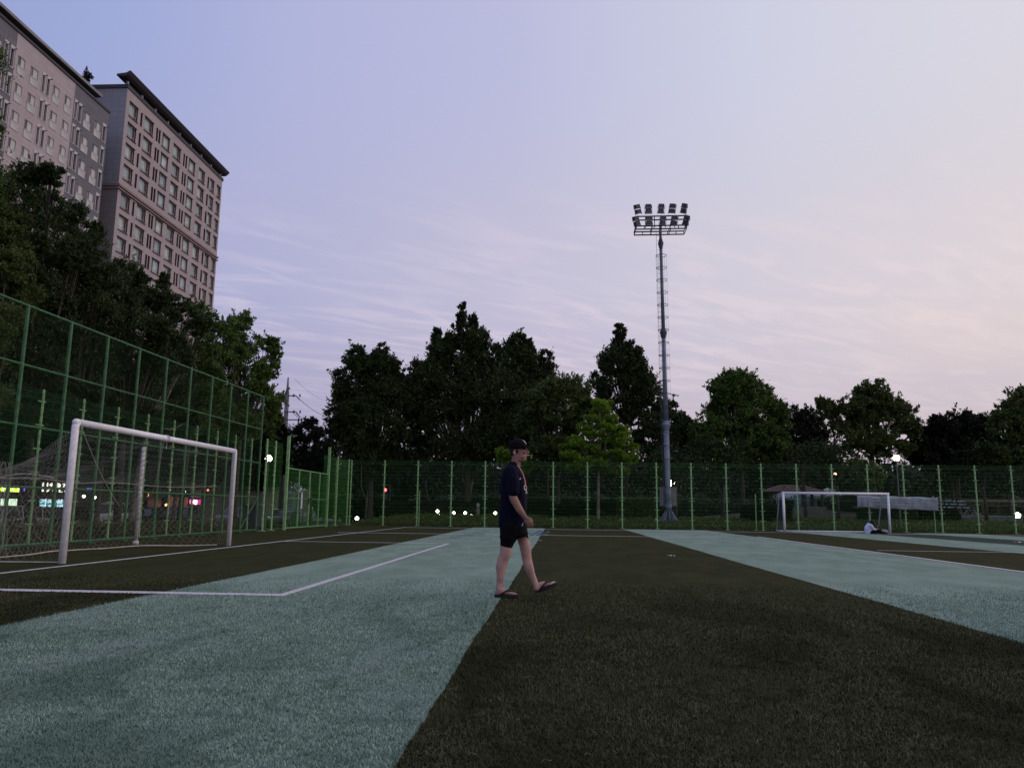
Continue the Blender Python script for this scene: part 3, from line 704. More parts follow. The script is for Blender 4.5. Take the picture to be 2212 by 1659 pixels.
for ri, z_ in enumerate(rows1):
    for ci, (a, c) in enumerate(W1):
        w = c-a; hf = .46 if (ri*7+ci*3) % 5 else .55; near = a > 70 and ri < 12
        if near:
            k = (ci, hf)
            def fr(b): b.box((0,w*hf-.02,.56), (.09,.06,1.12)); b.box((0,w*hf/2,1.09), (.07,w*hf,.06)); b.box((0,w*hf/2,.03), (.07,w*hf,.06)); b.box((0,.03,.56), (.09,.06,1.12))
            wo = part(('f',)+k, fr, 'window', m_frame, B1, (D1-.12,a,z_)); gm = m_glassb if (ri*5+ci*11) % 3 else m_glassd
            part(('g',gm.name)+k, lambda b: b.quad((-.02,0,0),(-.02,w*hf,0),(-.02,w*hf,1.12),(-.02,0,1.12)), 'pane', gm, wo)
            part(('p',)+k, lambda b: b.box((0,w*(1+hf)/2,.56), (.05,w*(1-hf)-.01,1.11)), 'side_panel', m_panelw, wo)
            part(('q',)+k, lambda b: b.box((.14,w/2,-.5), (.07,w+.06,.84)), 'lower_panel', m_panelw, wo)
            part(('s',)+k, lambda b: b.box((.15,w/2,-.03), (.12,w+.14,.07)), 'sill', m_frame, wo)
        else:
            rest.quad((D1-.14,a,z_),(D1-.14,a+w*hf,z_),(D1-.14,a+w*hf,z_+1.12),(D1-.14,a,z_+1.12))
            restp.quad((D1-.10,a+w*hf,z_),(D1-.10,c,z_),(D1-.10,c,z_+1.12),(D1-.10,a+w*hf,z_+1.12)); restp.box((D1+.02,(a+c)/2,z_-.5), (.07,w+.06,.84))
    for ni, (a, c) in enumerate(Nn):
        w = c-a
        if a > 70 and ri < 12:
            def fr2(b):
                for yy in (-.04, w+.04): b.box((.02,yy,.97), (.06,.08,2.0))
                b.box((.02,w/2,-.05), (.07,w+.16,.08)); b.box((.015,w/2,2.17), (.06,w+.16,.36))
            wo = part(('n',ni), fr2, 'narrow_window', m_frame, B1, (D1,a,z_-.75))
            part(('ng',ni), lambda b: b.quad((-.15,0,0),(-.15,w,0),(-.15,w,1.95),(-.15,0,1.95)), 'pane', m_glassd if (ri+ni) % 4 else m_glassb, wo)
            part(('nb',ni), lambda b: b.box((.2,w-.08,2.03), (.42,.06,.06)), 'bracket', m_roofd, wo)
        else: rest.quad((D1-.15,a,z_-.75),(D1-.15,c,z_-.75),(D1-.15,c,z_+1.2),(D1-.15,a,z_+1.2))
rest.build('window', m_glassd, B1, kind='stuff'); restp.build('window_panel', m_panelw, B1, kind='stuff')

# ---- lit shop fronts on the ground floors (each sign its own thing, fixed to the blocks)
m_shopw = M('shop_wall', (.05,.045,.045), .7)
def sign(name, px0, px1, py0, py1, D, label, color, strength, text=None, tcol=None, tstr=0, cat='shop sign', size=None, board=(.03,.03,.03), outline=True, lines=None):
    a = PX(px0, py0, D); c = PX(px1, py1, D); y0, y1 = min(a.y, c.y), max(a.y, c.y); z1 = PX((px0+px1)/2, py0, D).z; z0 = PX((px0+px1)/2, py1, D).z
    r = empty(name, (D, (y0+y1)/2, (z0+z1)/2), label=label, cat=cat)
    w, h = y1-y0, z1-z0
    b = MB(); b.box((0,0,0), (.16,w,h)); b.build('housing', M('board'+name+str(int(px0)), board, .6), r)
    if color:
        b = MB(); b.quad((.085,-w/2+.05,-h/2+.04),(.085,w/2-.05,-h/2+.04),(.085,w/2-.05,h/2-.04),(.085,-w/2+.05,h/2-.04)); b.build('lit_face', M('face%d' % int(px0*7+py0), color, .4, .35, 2.2, emit=strength, ec=color), r)
    if text:
        m_ = M('letters%d' % int(px0*7+py0), tcol, .5, emit=tstr, ec=tcol); ls = text.split('\n')
        for li, tx_ in enumerate(ls):
            sz = size or h*.9/len(ls); me = text_geo(tx_, sz, .03, bold=sz*.03)
            ws = [v.co.x for v in me.vertices]; wd = max(ws)-min(ws) if ws else 1
            sc = min(3.0, (w*.94)/wd); me.transform(Matrix.Translation((.10+.01*li, 0, h/2-h*(li+.5)/len(ls))) @ Matrix.Rotation(R_(90),4,'Z') @ Matrix.Rotation(R_(90),4,'X') @ Matrix.Scale(sc,4,(1,0,0)))
            me.materials.clear(); link('letters', me, m_, r)
    return r
sg = -46.0
sign('shop_sign', -14, 40, 1049, 1063, sg, 'long yellow green lit shop sign low at the left frame edge', (.55,.85,.03), 2.4, '7 H L :', (.9,1,.75), 1.6)
sign('shop_window', -14, 34, 1076, 1103, sg, 'bright white and green lit shop window below the yellow green sign', (.55,.75,.55), 1.6, board=(.02,.05,.02), cat='shop window')
sign('shop_sign', 47.5, 58, 1049, 1063, sg, 'small violet lit sign right of the yellow green sign', (.10,.03,.55), .9, '1', (.55,.35,1), 1.2)
sign('shop_sign', 88, 146, 1042, 1065, sg, 'two rows of white lit sign letters between the fence posts', None, 0, 'I 14 @ 7 :\nI 7 8 L 6', (1,.97,.85), 1.5, board=(.02,.018,.015))
sign('shop_window', 83, 146, 1078, 1101, sg, 'pale blue lit shop window with white letters below the white sign', (.04,.30,.36), .8, '가지 삼 8\n치 에 키 8', (.75,.95,1), 1.1, board=(.02,.05,.06), cat='shop window')
sign('shop_sign', 185, 196, 1053, 1062, sg, 'small deep blue lit sign left of the near goal post', (.03,.05,.6), .8, 'H', (.4,.4,1), .8)
sign('shop_sign', 314, 320.5, 1048, 1073, sg, 'narrow upright orange and red lit sign beside the goal stanchion', (.9,.16,.02), 1.6, '1\n가\n6', (1,.75,.3), .8)
sign('shop_sign', 408, 432, 1078, 1090, sg, 'pink sign with a glowing white centre seen through the goal net', (.9,.05,.35), .9, None, board=(.25,.03,.12))
sign('sign_board', 411, 432, 1058, 1074, sg, 'pale grey unlit sign board with dark letters above the pink sign', None, 0, 'F1회\nSTORE'.replace('STORE','------'), (.12,.12,.14), 0, cat='sign board', board=(.22,.2,.2))
sign('shop_window', 362, 404, 1072, 1098, sg, 'dim reddish brown lit shop front left of the pink sign', (.20,.055,.03), .35, board=(.04,.02,.02), cat='shop window')
sign('shop_window', 318, 346, 1078, 1100, sg, 'dark red shop front beside the orange upright sign', (.10,.02,.015), .3, board=(.04,.02,.02), cat='shop window')
p = PX(420,1084,sg+.3); b = MB(); b.prism([(-.5,-.12),(.25,-.33),(.62,-.3),(.62,.22),(-.1,.22),(-.62,.1)], 0, .05, Matrix.Translation(p) @ Matrix.Rotation(R_(90),4,'Z') @ Matrix.Rotation(R_(90),4,'X'))
o = b.build('lamp_panel', M('white_glow', (1,.95,1), .5, emit=5, ec=(1,.93,1)), label='white glowing panel in the middle of the pink sign', cat='lamp')
for nm_, px, py, c_, s_, lb in (('wall_lamp',181,1072,(1,.95,.85),9,'white shop lamp just left of the near goal post'),('wall_lamp',204.5,1074.5,(1,1,.95),9,'white lamp seen just right of the near goal post'),('wall_lamp',26,1130,(1,.9,.7),7,'small warm lamp low among the parked cars at the left edge'),
                       ('wall_lamp',358.5,1090.5,(1,.35,.2),5,'small red orange lamp behind the goal net'),('wall_lamp',399,1061.5,(.5,.7,1),5,'pale blue lamp left of the grey sign board'),('wall_lamp',449,1058.5,(1,.12,.08),5,'small red lamp right of the grey sign board'),('wall_lamp',366,1058,(.8,.9,.85),4,'small white lamp above the dim reddish shop front')):
    p = PX(px, py, sg+.5); r = empty(nm_, p, label=lb, cat='lamp'); b = MB(); b.ell((0,0,0), (.13,.13,.14)); b.build('bulb', M('bulb%d' % px, c_, .5, emit=s_, ec=c_), r, True); b = MB(); b.box((-.25,0,0), (.3,.08,.08)); b.build('bracket', m_roofd, r)
# low dark shop row carrying those signs
sr = empty('shop_row', (sg-.6, 80, -.6), label='low dark row of shops across the street', cat='building')
b = MB(); b.box((-5, 0, 2.3), (10.0, 120, 4.6)); b.build('wall', m_shopw, sr); b = MB(); b.box((-5, 0, 4.75), (10.8, 120.6, .3)); b.build('roof', m_roofd, sr)

# ================================================================== TREES
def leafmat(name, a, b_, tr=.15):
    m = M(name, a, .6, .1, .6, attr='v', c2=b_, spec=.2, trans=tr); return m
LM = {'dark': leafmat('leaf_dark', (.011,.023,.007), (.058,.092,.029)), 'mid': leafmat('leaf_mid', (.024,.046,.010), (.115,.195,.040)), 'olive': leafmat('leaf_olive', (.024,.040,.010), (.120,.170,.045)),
      'lime': leafmat('leaf_lime_lamplit', (.07,.13,.013), (.28,.46,.05), .4), 'black': leafmat('leaf_black', (.004,.008,.003), (.016,.025,.009)), 'pine': leafmat('leaf_pine', (.006,.012,.010), (.018,.030,.020))}  # lime leaves: lamp light on these trees is painted into the leaf colour
m_bark = M('bark', (.050,.042,.034), .9, .35, 9, bump=.5); m_barkp = M('bark_pale', (.16,.15,.12), .9, .35, 9, bump=.4)
def leaves_np(centers, cr, n_per, L, spiky, outward):
    k = len(centers); n = k*n_per; c = np.repeat(centers, n_per, 0); cr_ = np.repeat(cr, n_per)
    g_ = RNG.normal(size=(n,3)); off = g_*cr_[:,None]*np.array([.62,.62,.5]); off[:,2] += np.abs(g_[:,0]*g_[:,2])*cr_*spiky
    p = c+off
    d = RNG.normal(size=(n,3))*.8+np.repeat(outward, n_per, 0)*.8; d[:,2] += spiky*.6-.25; d /= np.linalg.norm(d, axis=1)[:,None]
    q = np.cross(d, RNG.normal(size=(n,3))); q /= (np.linalg.norm(q, axis=1)[:,None]+1e-9)
    l = L*(.55+.9*RNG.random(n))[:,None]; w = l*.24
    V = np.empty((n,4,3)); V[:,0] = p; V[:,1] = p+d*l*.45+q*w; V[:,2] = p+d*l; V[:,3] = p+d*l*.5-q*w
    F = np.arange(n*4).reshape(n,4)
    tip = np.repeat(RNG.random(k)*.5, n_per)
    v = np.repeat(np.clip(tip+RNG.random(n)*.5, 0, 1), 4)
    return V.reshape(-1,3), F, v
def sprigs(rx, rz, dens): return int(34*dens) if rx*rz > 1.0 else int(10*dens)
def crown_np(lobes, dens, L, spiky, fillq=.30, tipscale=.23):
    Cs, Rr, Os = [], [], []; tipsinfo = []
    for (c, rx, ry, rz) in lobes:
        area = rx*rz
        nt_ = max(9, int(dens*2.6/tipscale**2*min(1.6, max(.45, (area/2.2)**.5))))
        d = RNG.normal(size=(nt_,3)); d /= np.linalg.norm(d, axis=1)[:,None]
        rad = np.where(RNG.random(nt_) < fillq, RNG.random(nt_)*.7, .66+.34*RNG.random(nt_))
        # lumpy outline
        lump = 1+.16*np.sin(d[:,0]*5.1+c[0])*np.sin(d[:,2]*6.3+c[2])+.10*np.sin(d[:,1]*9+d[:,0]*8)
        P = np.array(c)+d*np.array([rx,ry,rz])*(rad*lump)[:,None]
        Cs.append(P); Os.append(d); Rr.append(np.full(nt_, tipscale*min(rx,rz))*(.7+.7*RNG.random(nt_))); tipsinfo.append((c, P[rad > .6][:22]))
    # leafy sprigs standing out of the outline
    for (c, rx, ry, rz) in lobes:
        ns = sprigs(rx, rz, dens); d = RNG.normal(size=(ns,3)); d[:,2] = np.abs(d[:,2])*(1.0+spiky)-.25; d /= np.linalg.norm(d, axis=1)[:,None]
        r0 = min(rx, rz); P0 = np.array(c)+d*np.array([rx,ry,rz])*.92; g_ = d*.6+RNG.normal(size=(ns,3))*.25; g_[:,2] += .35+spiky; g_ /= np.linalg.norm(g_, axis=1)[:,None]
        ln = r0*(.18+.62*RNG.random(ns)**1.3)
        for q in (.1,.32,.54,.77,1.0):
            Cs.append(P0+g_*(ln*q)[:,None]); Os.append(g_); Rr.append(np.minimum(.13*r0, .20)*(1.12-q)*np.ones(ns))
    return np.concatenate(Cs), np.concatenate(Rr), np.concatenate(Os), tipsinfo
def tree(name, label, cat, base, lobes_, px2m, kind='mid', group=None, spiky=.2, dens=1.0, trunk=.18, nleaf=1.0, bark=None, fill=.3, ts=.23, leafpx=5.6, fork=None):
    r = empty(name, base, label=label, cat=cat, group=group); base = Vector(base); lobes = lobes_+(satellites(lobes_, spiky) if name != 'roof_shrub' and not fork else [])
    L = leafpx*px2m
    area = sum(l_[1]*l_[3] for l_ in lobes)*math.pi/px2m**2      # in picture units
    C, Rd, O, info = crown_np(lobes, dens, L, spiky, fill, ts)
    nsp = 5*sum(sprigs(l_[1], l_[3], dens) for l_ in lobes); n1_ = len(C)-nsp; npt = max(6, int(area*1.5*nleaf/n1_))
    V, F, v = leaves_np(C[:n1_], Rd[:n1_], npt, L, spiky, O[:n1_]); V2, F2, v2 = leaves_np(C[n1_:], Rd[n1_:], 5, L, .4, O[n1_:]); F = np.concatenate([F, F2+len(V)]); V = np.concatenate([V, V2]); v = np.concatenate([v, v2]); V -= np.array(base)
    link('crown', np_mesh('crown', V, F, v), LM[kind], r)
    b = MB(); cc = sum((Vector(l_[0])*l_[1]*l_[3] for l_ in lobes), Vector())/sum(l_[1]*l_[3] for l_ in lobes)-base
    zlow = min(l_[0][2]-l_[3] for l_ in lobes)-base.z; zf = max(1.2, zlow+.15*(cc.z-zlow))
    fk = Vector((cc.x*.35, cc.y*.35, zf))
    b.tube([(0,0,-.1), (0,0,.12), (fk.x*.3,fk.y*.3,zf*.4), fk], [trunk*1.4, trunk*1.0, trunk*.8, trunk*.6], 9)
    for (c, tips) in info:
        c = Vector(c)-base; mid_ = fk.lerp(c, .5)+Vector((0,0,-.12*(c-fk).length)); b.tube([fk, mid_, c], [trunk*.42, trunk*.26, trunk*.10], 6)
        for t_ in tips[:9]:
            t_ = Vector(t_)-base; m_ = c.lerp(t_, .5)+Vector((0,0,.06)); b.tube([mid_.lerp(c, random.random()), m_, t_], [trunk*.11, trunk*.07, trunk*.02], 4, cap=False)
    b.build('trunk', bark or m_bark, r, True)
    return r
def satellites(lobes, spiky):      # smaller boughs breaking the outline
    res = []
    for (c, rx, ry, rz) in lobes:
        if rx*rz < 1.1: continue
        for k in range(6):
            a = random.uniform(-.35, math.pi+.35); e = random.uniform(-.8, .8); q = random.uniform(.20, .38)
            res.append(((c[0]+rx*.98*math.cos(a)*math.cos(e), c[1]+ry*.9*math.sin(e), c[2]+rz*1.0*math.sin(a)*max(.5, math.cos(e))), rx*q*.75, ry*q*.8, rz*q*(1.0+1.3*spiky)))
    return res
def lobesY(Y, items, dz=1.0):
    res = []
    for i, (x, y, rx, ry) in enumerate(items):
        dy = (((i*37) % 10)/10-.5)*1.6*dz; c = PY(x, y, Y+dy); k = (Y+dy)/FP
        res.append((tuple(c), rx*k, max(rx, ry)*.85*k if rx > 25 else rx*k, ry*k))
    return res
def lobesX(X, items, dz=1.0):
    res = []
    for i, (x, y, rx, ry) in enumerate(items):
        dx = (((i*37) % 10)/10-.5)*1.2*dz; c = PX(x, y, X+dx); k = c.y/FP*1.02
        res.append((tuple(c), rx*k*.95, rx*k*.95, ry*k))
    return res
GL_ = 'street side trees behind the left fence'
def treeX(name, label, cat, X, bx, items, **kw):
    lb = lobesX(X, items); b0 = PX(bx, 1100, X); k = b0.y/FP
    return tree(name, label, cat, (X, b0.y, ground_h(X, b0.y)-.05), lb, k, **kw)
def treeY(name, label, cat, Y, bx, items, **kw):
    lb = lobesY(Y, items); b0 = PY(bx, 1100, Y)
    return tree(name, label, cat, (b0.x, Y, ground_h(b0.x, Y)-.05), lb, Y/FP, **kw)
# ---- left group
treeX('broadleaf_tree', 'nearest tree at the left frame edge, only its right leaves in view', 'tree', -17.0, -170, [(-120,150,125,90),(-130,290,130,70),(-200,420,190,170),(-120,560,150,150),(-150,760,170,150)], kind='mid', group=GL_, trunk=.2, ts=.16)
treeX('broadleaf_tree', 'dark tree with bright green lower boughs over the fence at the far left', 'tree', -17.2, 72, [(60,392,38,40),(112,378,26,26),(20,430,70,60),(95,450,55,42),(-20,520,100,85),(90,560,90,85),(30,650,110,90),(40,780,120,100),(20,890,120,60)], kind='dark', group=GL_, trunk=.2, ts=.16, spiky=.1)
treeX('broadleaf_tree', 'low bright green bough mass at the left edge under the grey block', 'tree', -14.8, -40, [(-5,470,40,34),(15,570,65,50),(30,640,60,40),(5,520,45,40),(-30,700,70,60),(-30,860,60,90)], kind='olive', group=GL_, trunk=.15, ts=.18)
treeX('broadleaf_tree', 'dark leafy tree in front of the gap between the two apartment blocks', 'tree', -17.4, 150, [(150,470,42,36),(190,530,40,36),(205,500,18,20),(140,540,60,55),(210,600,60,52),(170,680,85,75),(170,800,90,85),(170,910,90,60)], kind='dark', group=GL_, trunk=.19, ts=.17)
treeX('broadleaf_tree', 'dark tree below the dark side wall of the tall pink block', 'tree', -17.6, 255, [(265,590,38,32),(300,608,22,20),(255,640,65,50),(315,660,42,36),(270,720,75,62),(290,810,80,70),(270,910,80,60)], kind='dark', group=GL_, trunk=.18, ts=.17)
treeX('broadleaf_tree', 'slender topped tree against the middle of the tall pink block', 'tree', -17.6, 284, [(353,612,11,24),(350,650,22,30),(385,668,30,26),(355,720,38,40),(410,700,34,30),(360,790,60,55),(350,890,70,60)], kind='dark', group=GL_, trunk=.17, ts=.2, bark=m_barkp)
treeX('broadleaf_tree', 'tree with open twiggy crown in front of the lower right of the tall pink block', 'tree', -17.8, 388, [(425,678,24,22),(455,700,26,20),(430,760,45,40),(420,830,58,48),(440,900,60,50)], kind='mid', group=GL_, trunk=.16, ts=.2)
treeX('broadleaf_tree', 'last tree of the left group with a bough reaching right over the lamp', 'tree', -17.5, 505, [(522,695,26,20),(500,716,38,26),(470,745,44,34),(535,745,30,26),(582,742,24,17),(592,765,14,20),(510,800,62,42),(578,800,28,22),(530,870,66,42),(590,860,26,22),(565,915,40,28),(490,920,60,40),(592,905,18,14)], kind='mid', group=GL_, trunk=.2, ts=.2, spiky=.05)
for i, (y, lb) in enumerate(((21.5,'street tree behind the left edge of the near goal'),(33,'street tree with mottled trunk behind the middle of the near goal'),(41.5,'street tree behind the right part of the near goal'),(50,'street tree right of the near goal across the pavement'),(62,'street tree behind the short fence beside the gate'))):
    X = -24.6; base = (X, y, -.62); lo_ = []
    for j in range(7): lo_.append(((X+random.uniform(-2,2), y+random.uniform(-2,2), random.uniform(3.3,7.8)), 2.1, 2.1, 1.5))
    tree('street_tree', lb, 'tree', base, lo_, y*1.15/FP, kind='black', group='row of street trees along the road', trunk=.16, bark=m_barkp, ts=.26, leafpx=9, nleaf=1.2)
# shrub on the roof
rs = []
for (px, py, rp) in ((188,162,6.5),(195,168,5),(183,170,5),(174,171,6),(169,168,4),(190,173,5)):
    q = PX(px, py, -61.5); rs.append((tuple(q), rp*q.y/FP, rp*q.y/FP, rp*q.y/FP*.8))
q0 = PX(185, 178, -61.5)
tree('roof_shrub', 'little shrub with two tufts on the roof between the apartment blocks', 'shrub', (-61.5, q0.y, 56.4), rs, q0.y/FP, kind='black', trunk=.10, leafpx=4, nleaf=1.6, dens=.5, ts=.3)
# ---- far line
GF = 'park trees behind the far fence'
treeY('broadleaf_tree', 'dark drooping tree between the utility pole and the tallest tree', 'tree', 56, 800, [(768,775,26,26),(822,768,16,24),(845,795,20,22),(800,800,44,30),(745,825,30,28),(750,880,36,30),(730,905,24,24),(810,870,70,60),(745,950,42,36),(845,860,50,50),(800,940,80,60),(830,1000,60,30)], kind='dark', group=GF, trunk=.25, ts=.2)
treeY('broadleaf_tree', 'tallest dark tree with pointed spires behind the walking man', 'tree', 57, 1010, [(996,688,10,30),(1020,705,10,26),(995,730,24,32),(1022,745,22,34),(944,733,10,22),(945,770,22,34),(968,760,18,30),(1040,742,18,28),(1060,780,22,36),(905,805,22,26),(925,830,36,40),(1000,800,60,55),(960,870,80,60),(1060,860,70,60),(900,880,30,50),(1010,950,110,70),(1100,940,70,60)], kind='dark', group=GF, trunk=.3, spiky=.5, ts=.2)
treeY('broadleaf_tree', 'dark pointed tree joined to the right of the tallest tree', 'tree', 58.5, 1115, [(1122,745,18,28),(1095,765,18,24),(1138,765,16,28),(1110,800,42,42),(1140,820,24,36),(1105,860,56,50),(1120,930,60,50)], kind='dark', group=GF, trunk=.22, spiky=.35, ts=.22)
treeY('broadleaf_tree', 'narrow dark tree peeping between the tallest tree and the light green one', 'tree', 60, 1182, [(1178,776,15,20),(1188,798,12,16),(1172,810,22,22),(1180,850,34,34)], kind='dark', group=GF, trunk=.14, ts=.24)
treeY('broadleaf_tree', 'rounded green tree with upright seed heads left of the lime tree', 'tree', 53, 1205, [(1215,840,44,26),(1248,845,30,28),(1175,850,28,24),(1200,880,62,42),(1180,930,56,48),(1250,900,34,40),(1200,985,60,30)], kind='olive', group=GF, trunk=.2, spiky=.25, ts=.2)
lime = []
for k, (y, hw) in enumerate(((868,5),(878,14),(889,24),(900,40),(911,36),(922,54),(933,50),(944,66),(956,62),(968,78),(980,72),(992,82),(1004,66),(1016,58))):
    n_ = max(1, int(hw/13))
    for q in range(n_):
        lime.append((1296+(-hw+2*hw*(q+.5)/n_)+random.uniform(-8,8)+(4 if k < 8 else -2), y+random.uniform(-5,5), random.uniform(12,24), random.uniform(3.5,7)))
treeY('broadleaf_tree', 'lime green layered tree with lamp light in its leaf colour left of the floodlight mast', 'tree', 50, 1292, lime, kind='lime', group=GF, trunk=.11, spiky=.1, ts=.42, nleaf=3.0, bark=m_barkp, fork=1, dens=.8)
treeY('broadleaf_tree', 'tall pointed dark tree just left of the floodlight mast', 'tree', 62, 1350, [(1338,722,11,18),(1340,748,22,22),(1362,760,20,22),(1322,785,28,28),(1370,790,26,30),(1345,800,40,38),(1300,830,22,30),(1390,820,22,28),(1345,860,56,40),(1400,850,28,36),(1440,885,26,22),(1390,900,50,36)], kind='dark', group=GF, trunk=.24, spiky=.3, ts=.21)
treeY('broadleaf_tree', 'low dark tree behind and right of the floodlight mast', 'tree', 60, 1455, [(1440,925,44,26),(1462,905,16,14),(1480,930,24,20),(1420,960,50,36),(1500,960,34,28),(1460,1000,60,34)], kind='dark', group=GF, trunk=.18, ts=.22)
treeY('broadleaf_tree', 'broad green tree with jagged top right of the floodlight mast', 'tree', 58, 1605, [(1580,822,20,18),(1608,822,22,20),(1552,845,22,24),(1590,850,44,30),(1640,850,22,24),(1660,875,26,24),(1685,890,16,20),(1550,890,28,30),(1610,900,70,46),(1680,920,26,24),(1530,930,36,26),(1600,960,88,40),(1660,975,50,30),(1560,1000,60,30)], kind='mid', group=GF, trunk=.24, spiky=.4, ts=.19)
treeY('broadleaf_tree', 'low dark purple tinted tree between the two broad green trees', 'tree', 68, 1735, [(1720,905,24,22),(1745,915,26,24),(1765,935,20,22),(1735,950,44,30),(1740,985,50,24)], kind='black', group=GF, trunk=.16, ts=.24)
treeY('broadleaf_tree', 'broad airy green tree behind the small goal', 'tree', 57, 1890, [(1887,838,20,18),(1860,850,14,12),(1905,855,20,20),(1850,875,34,20),(1890,880,40,28),(1795,885,34,17),(1775,872,12,10),(1830,900,40,22),(1930,885,26,24),(1955,890,24,16),(1965,915,24,16),(1900,925,60,28),(1975,935,16,12),(1850,945,40,22),(1810,925,26,18),(1900,970,60,20)], kind='olive', group=GF, trunk=.24, ts=.19, spiky=.1, dens=.9)
treeY('evergreen_tree', 'rounded dark evergreen right of the lit globe lamp', 'tree', 58, 2070, [(2070,925,50,30),(2045,950,50,34),(2105,945,46,32),(2070,985,88,40),(2010,990,36,28),(2130,985,36,34)], kind='black', group=GF, trunk=.2, ts=.16, spiky=.35, leafpx=6)
treeY('broadleaf_tree', 'green tree cut off by the right frame edge', 'tree', 56, 2235, [(2205,872,28,26),(2180,895,26,24),(2235,880,40,36),(2190,940,48,40),(2240,950,60,60),(2200,1000,60,30)], kind='olive', group=GF, trunk=.22, ts=.19)
treeY('broadleaf_tree', 'small tree with green leaves lit behind the small goal', 'tree', 49.5, 1878, [(1870,1015,26,18),(1885,1035,22,14),(1850,1010,20,14)], kind='olive', group=GF, trunk=.07, ts=.24)
treeY('broadleaf_tree', 'young tree with lamp shine in its leaf colour right behind the walking man', 'tree', 54, 1105, [(1092,985,22,14),(1110,1000,22,14),(1128,1010,22,14),(1140,985,18,12)], kind='lime', group=GF, trunk=.08, ts=.26)
treeY('pine_tree', 'dark layered pine between the utility pole and the drooping tree', 'tree', 72, 672, [(668,915,14,8),(660,930,26,9),(690,938,24,9),(655,950,30,9),(695,960,30,9),(668,972,40,10),(640,985,24,12),(700,985,30,12),(660,1010,56,22)], kind='pine', group=GF, trunk=.18, ts=.4, leafpx=6, spiky=.3)
treeY('cypress_tree', 'slim dark cypress right behind the utility pole', 'tree', 76, 625, [(619,945,9,16),(620,975,14,24),(622,1010,18,26)], kind='pine', group=GF, trunk=.12, spiky=.5, ts=.3, leafpx=6)
# bare forked trunks seen through the fence
for (px, Y, h, ln, lb) in ((2060,60,4,.1,'thin dark trunk behind the banner end'),(2130,56,3.6,0,'dark trunk standing in front of the white kerb on the right'),(1008,60,4,.5,'pale leaning trunk behind the gate corner'),(790,64,4,.2,'thick pale trunk between two fence posts on the left'),(1560,56,3.6,.3,'slender trunk right of the floodlight mast'),(925,62,4,-.4,'leaning trunk above the ground lamps'),(1810,56,3.4,.1,'slender dark trunk on the grassy mound side'),(1740,58,3.6,.05,'dark trunk in front of the white truck'),(1460,55,3,0,'thin trunk just right of the floodlight mast base')):
    c = PY(px, 1100, Y); r = empty('small_tree', (c.x, Y, ground_h(c.x, Y)-.05), label=lb, cat='tree', group='slim trunks seen through the far fence')
    t_ = .10+.05*random.random(); b = MB(); b.tube([(0,0,0),(ln*.3,0,h*.35),(ln*.8,.1,h*.7)], [t_*1.1,t_*.85,t_*.6], 8); b.tube([(ln*.8,.1,h*.7),(ln*1.3+.4,.1,h*1.2)], [t_*.6,t_*.3], 6); b.tube([(ln*.35,0,h*.4),(ln*.2-.5,0,h*.75),(ln-.7,0,h*1.2)], [t_*.55,t_*.4,t_*.2], 6)
    b.build('trunk', m_barkp if ln in (.5,.2,-.5) else m_bark, r, True)
    C = np.array([[c.x+random.uniform(-1.6,1.6), Y+random.uniform(-1.3,1.3), h*1.35+random.uniform(-.6,1.0)] for _ in range(40)]); V, F, v = leaves_np(C, np.full(40, .45), 45, .2, .1, np.zeros((40,3))); V -= np.array(r.location)
    link('crown', np_mesh('crown', V, F, v), LM['dark'], r)
# far-off woods that close the view
def wood(name, label, pts, n, L, mat='black', cores=None):
    C = np.array(pts); V, F, v = leaves_np(C, np.full(len(C), 1.1), n, L, .1, np.zeros((len(C),3)))
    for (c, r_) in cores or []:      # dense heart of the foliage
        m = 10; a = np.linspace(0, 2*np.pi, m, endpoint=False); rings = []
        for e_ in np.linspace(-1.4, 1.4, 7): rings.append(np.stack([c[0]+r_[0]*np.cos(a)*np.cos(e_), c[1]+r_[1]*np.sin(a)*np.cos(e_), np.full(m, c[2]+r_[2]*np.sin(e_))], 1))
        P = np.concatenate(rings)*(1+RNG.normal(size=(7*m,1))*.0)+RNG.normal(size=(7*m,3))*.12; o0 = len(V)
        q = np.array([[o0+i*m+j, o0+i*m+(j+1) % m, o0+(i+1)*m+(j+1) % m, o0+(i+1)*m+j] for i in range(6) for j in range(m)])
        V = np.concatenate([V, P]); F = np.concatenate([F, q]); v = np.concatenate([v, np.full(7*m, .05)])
    return link(name, np_mesh(name, V, F, v), LM[mat], label=label, cat='trees', kind='stuff')
pts = []
for i in range(1500):
    x = random.uniform(-25, 75); y = random.uniform(78, 92); top = 7.4+1.2*math.sin(x*.31)+.9*math.sin(x*.83+2); pts.append((x, y, random.uniform(.2, top)))
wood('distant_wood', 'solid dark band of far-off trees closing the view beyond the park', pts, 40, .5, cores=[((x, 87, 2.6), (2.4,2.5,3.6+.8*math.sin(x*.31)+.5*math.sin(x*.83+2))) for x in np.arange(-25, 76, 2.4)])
pts = []
for i in range(420):
    x = random.uniform(-12, 55); y = random.uniform(66, 72)
    if 18 < x < 23: continue
    pts.append((x, y, .7+random.uniform(.1, 2.6+.7*math.sin(x*.7))))
wood('undergrowth', 'dark undergrowth under the park trees', pts, 40, .28, cores=[((x, 70, .7), (1.9,1.5,1.6+.4*math.sin(x*.7))) for x in np.arange(-12, 56, 2.2) if not 17.5 < x < 23.5])  # near-black leaf colour carries the shade of the crowns above
pts = []
for i in range(900):
    y = random.uniform(30, 130); x = random.uniform(-44, -37); top = 10.5+1.4*math.sin(y*.3); pts.append((x, y, random.uniform(4.2, top)))
wood('roadside_trees', 'dark mass of roadside crowns across the street on the left', pts, 50, .34, cores=[((-40.5, y, 7.0), (2.4,2.2,2.6+.8*math.sin(y*.3))) for y in np.arange(30, 131, 2.6)])
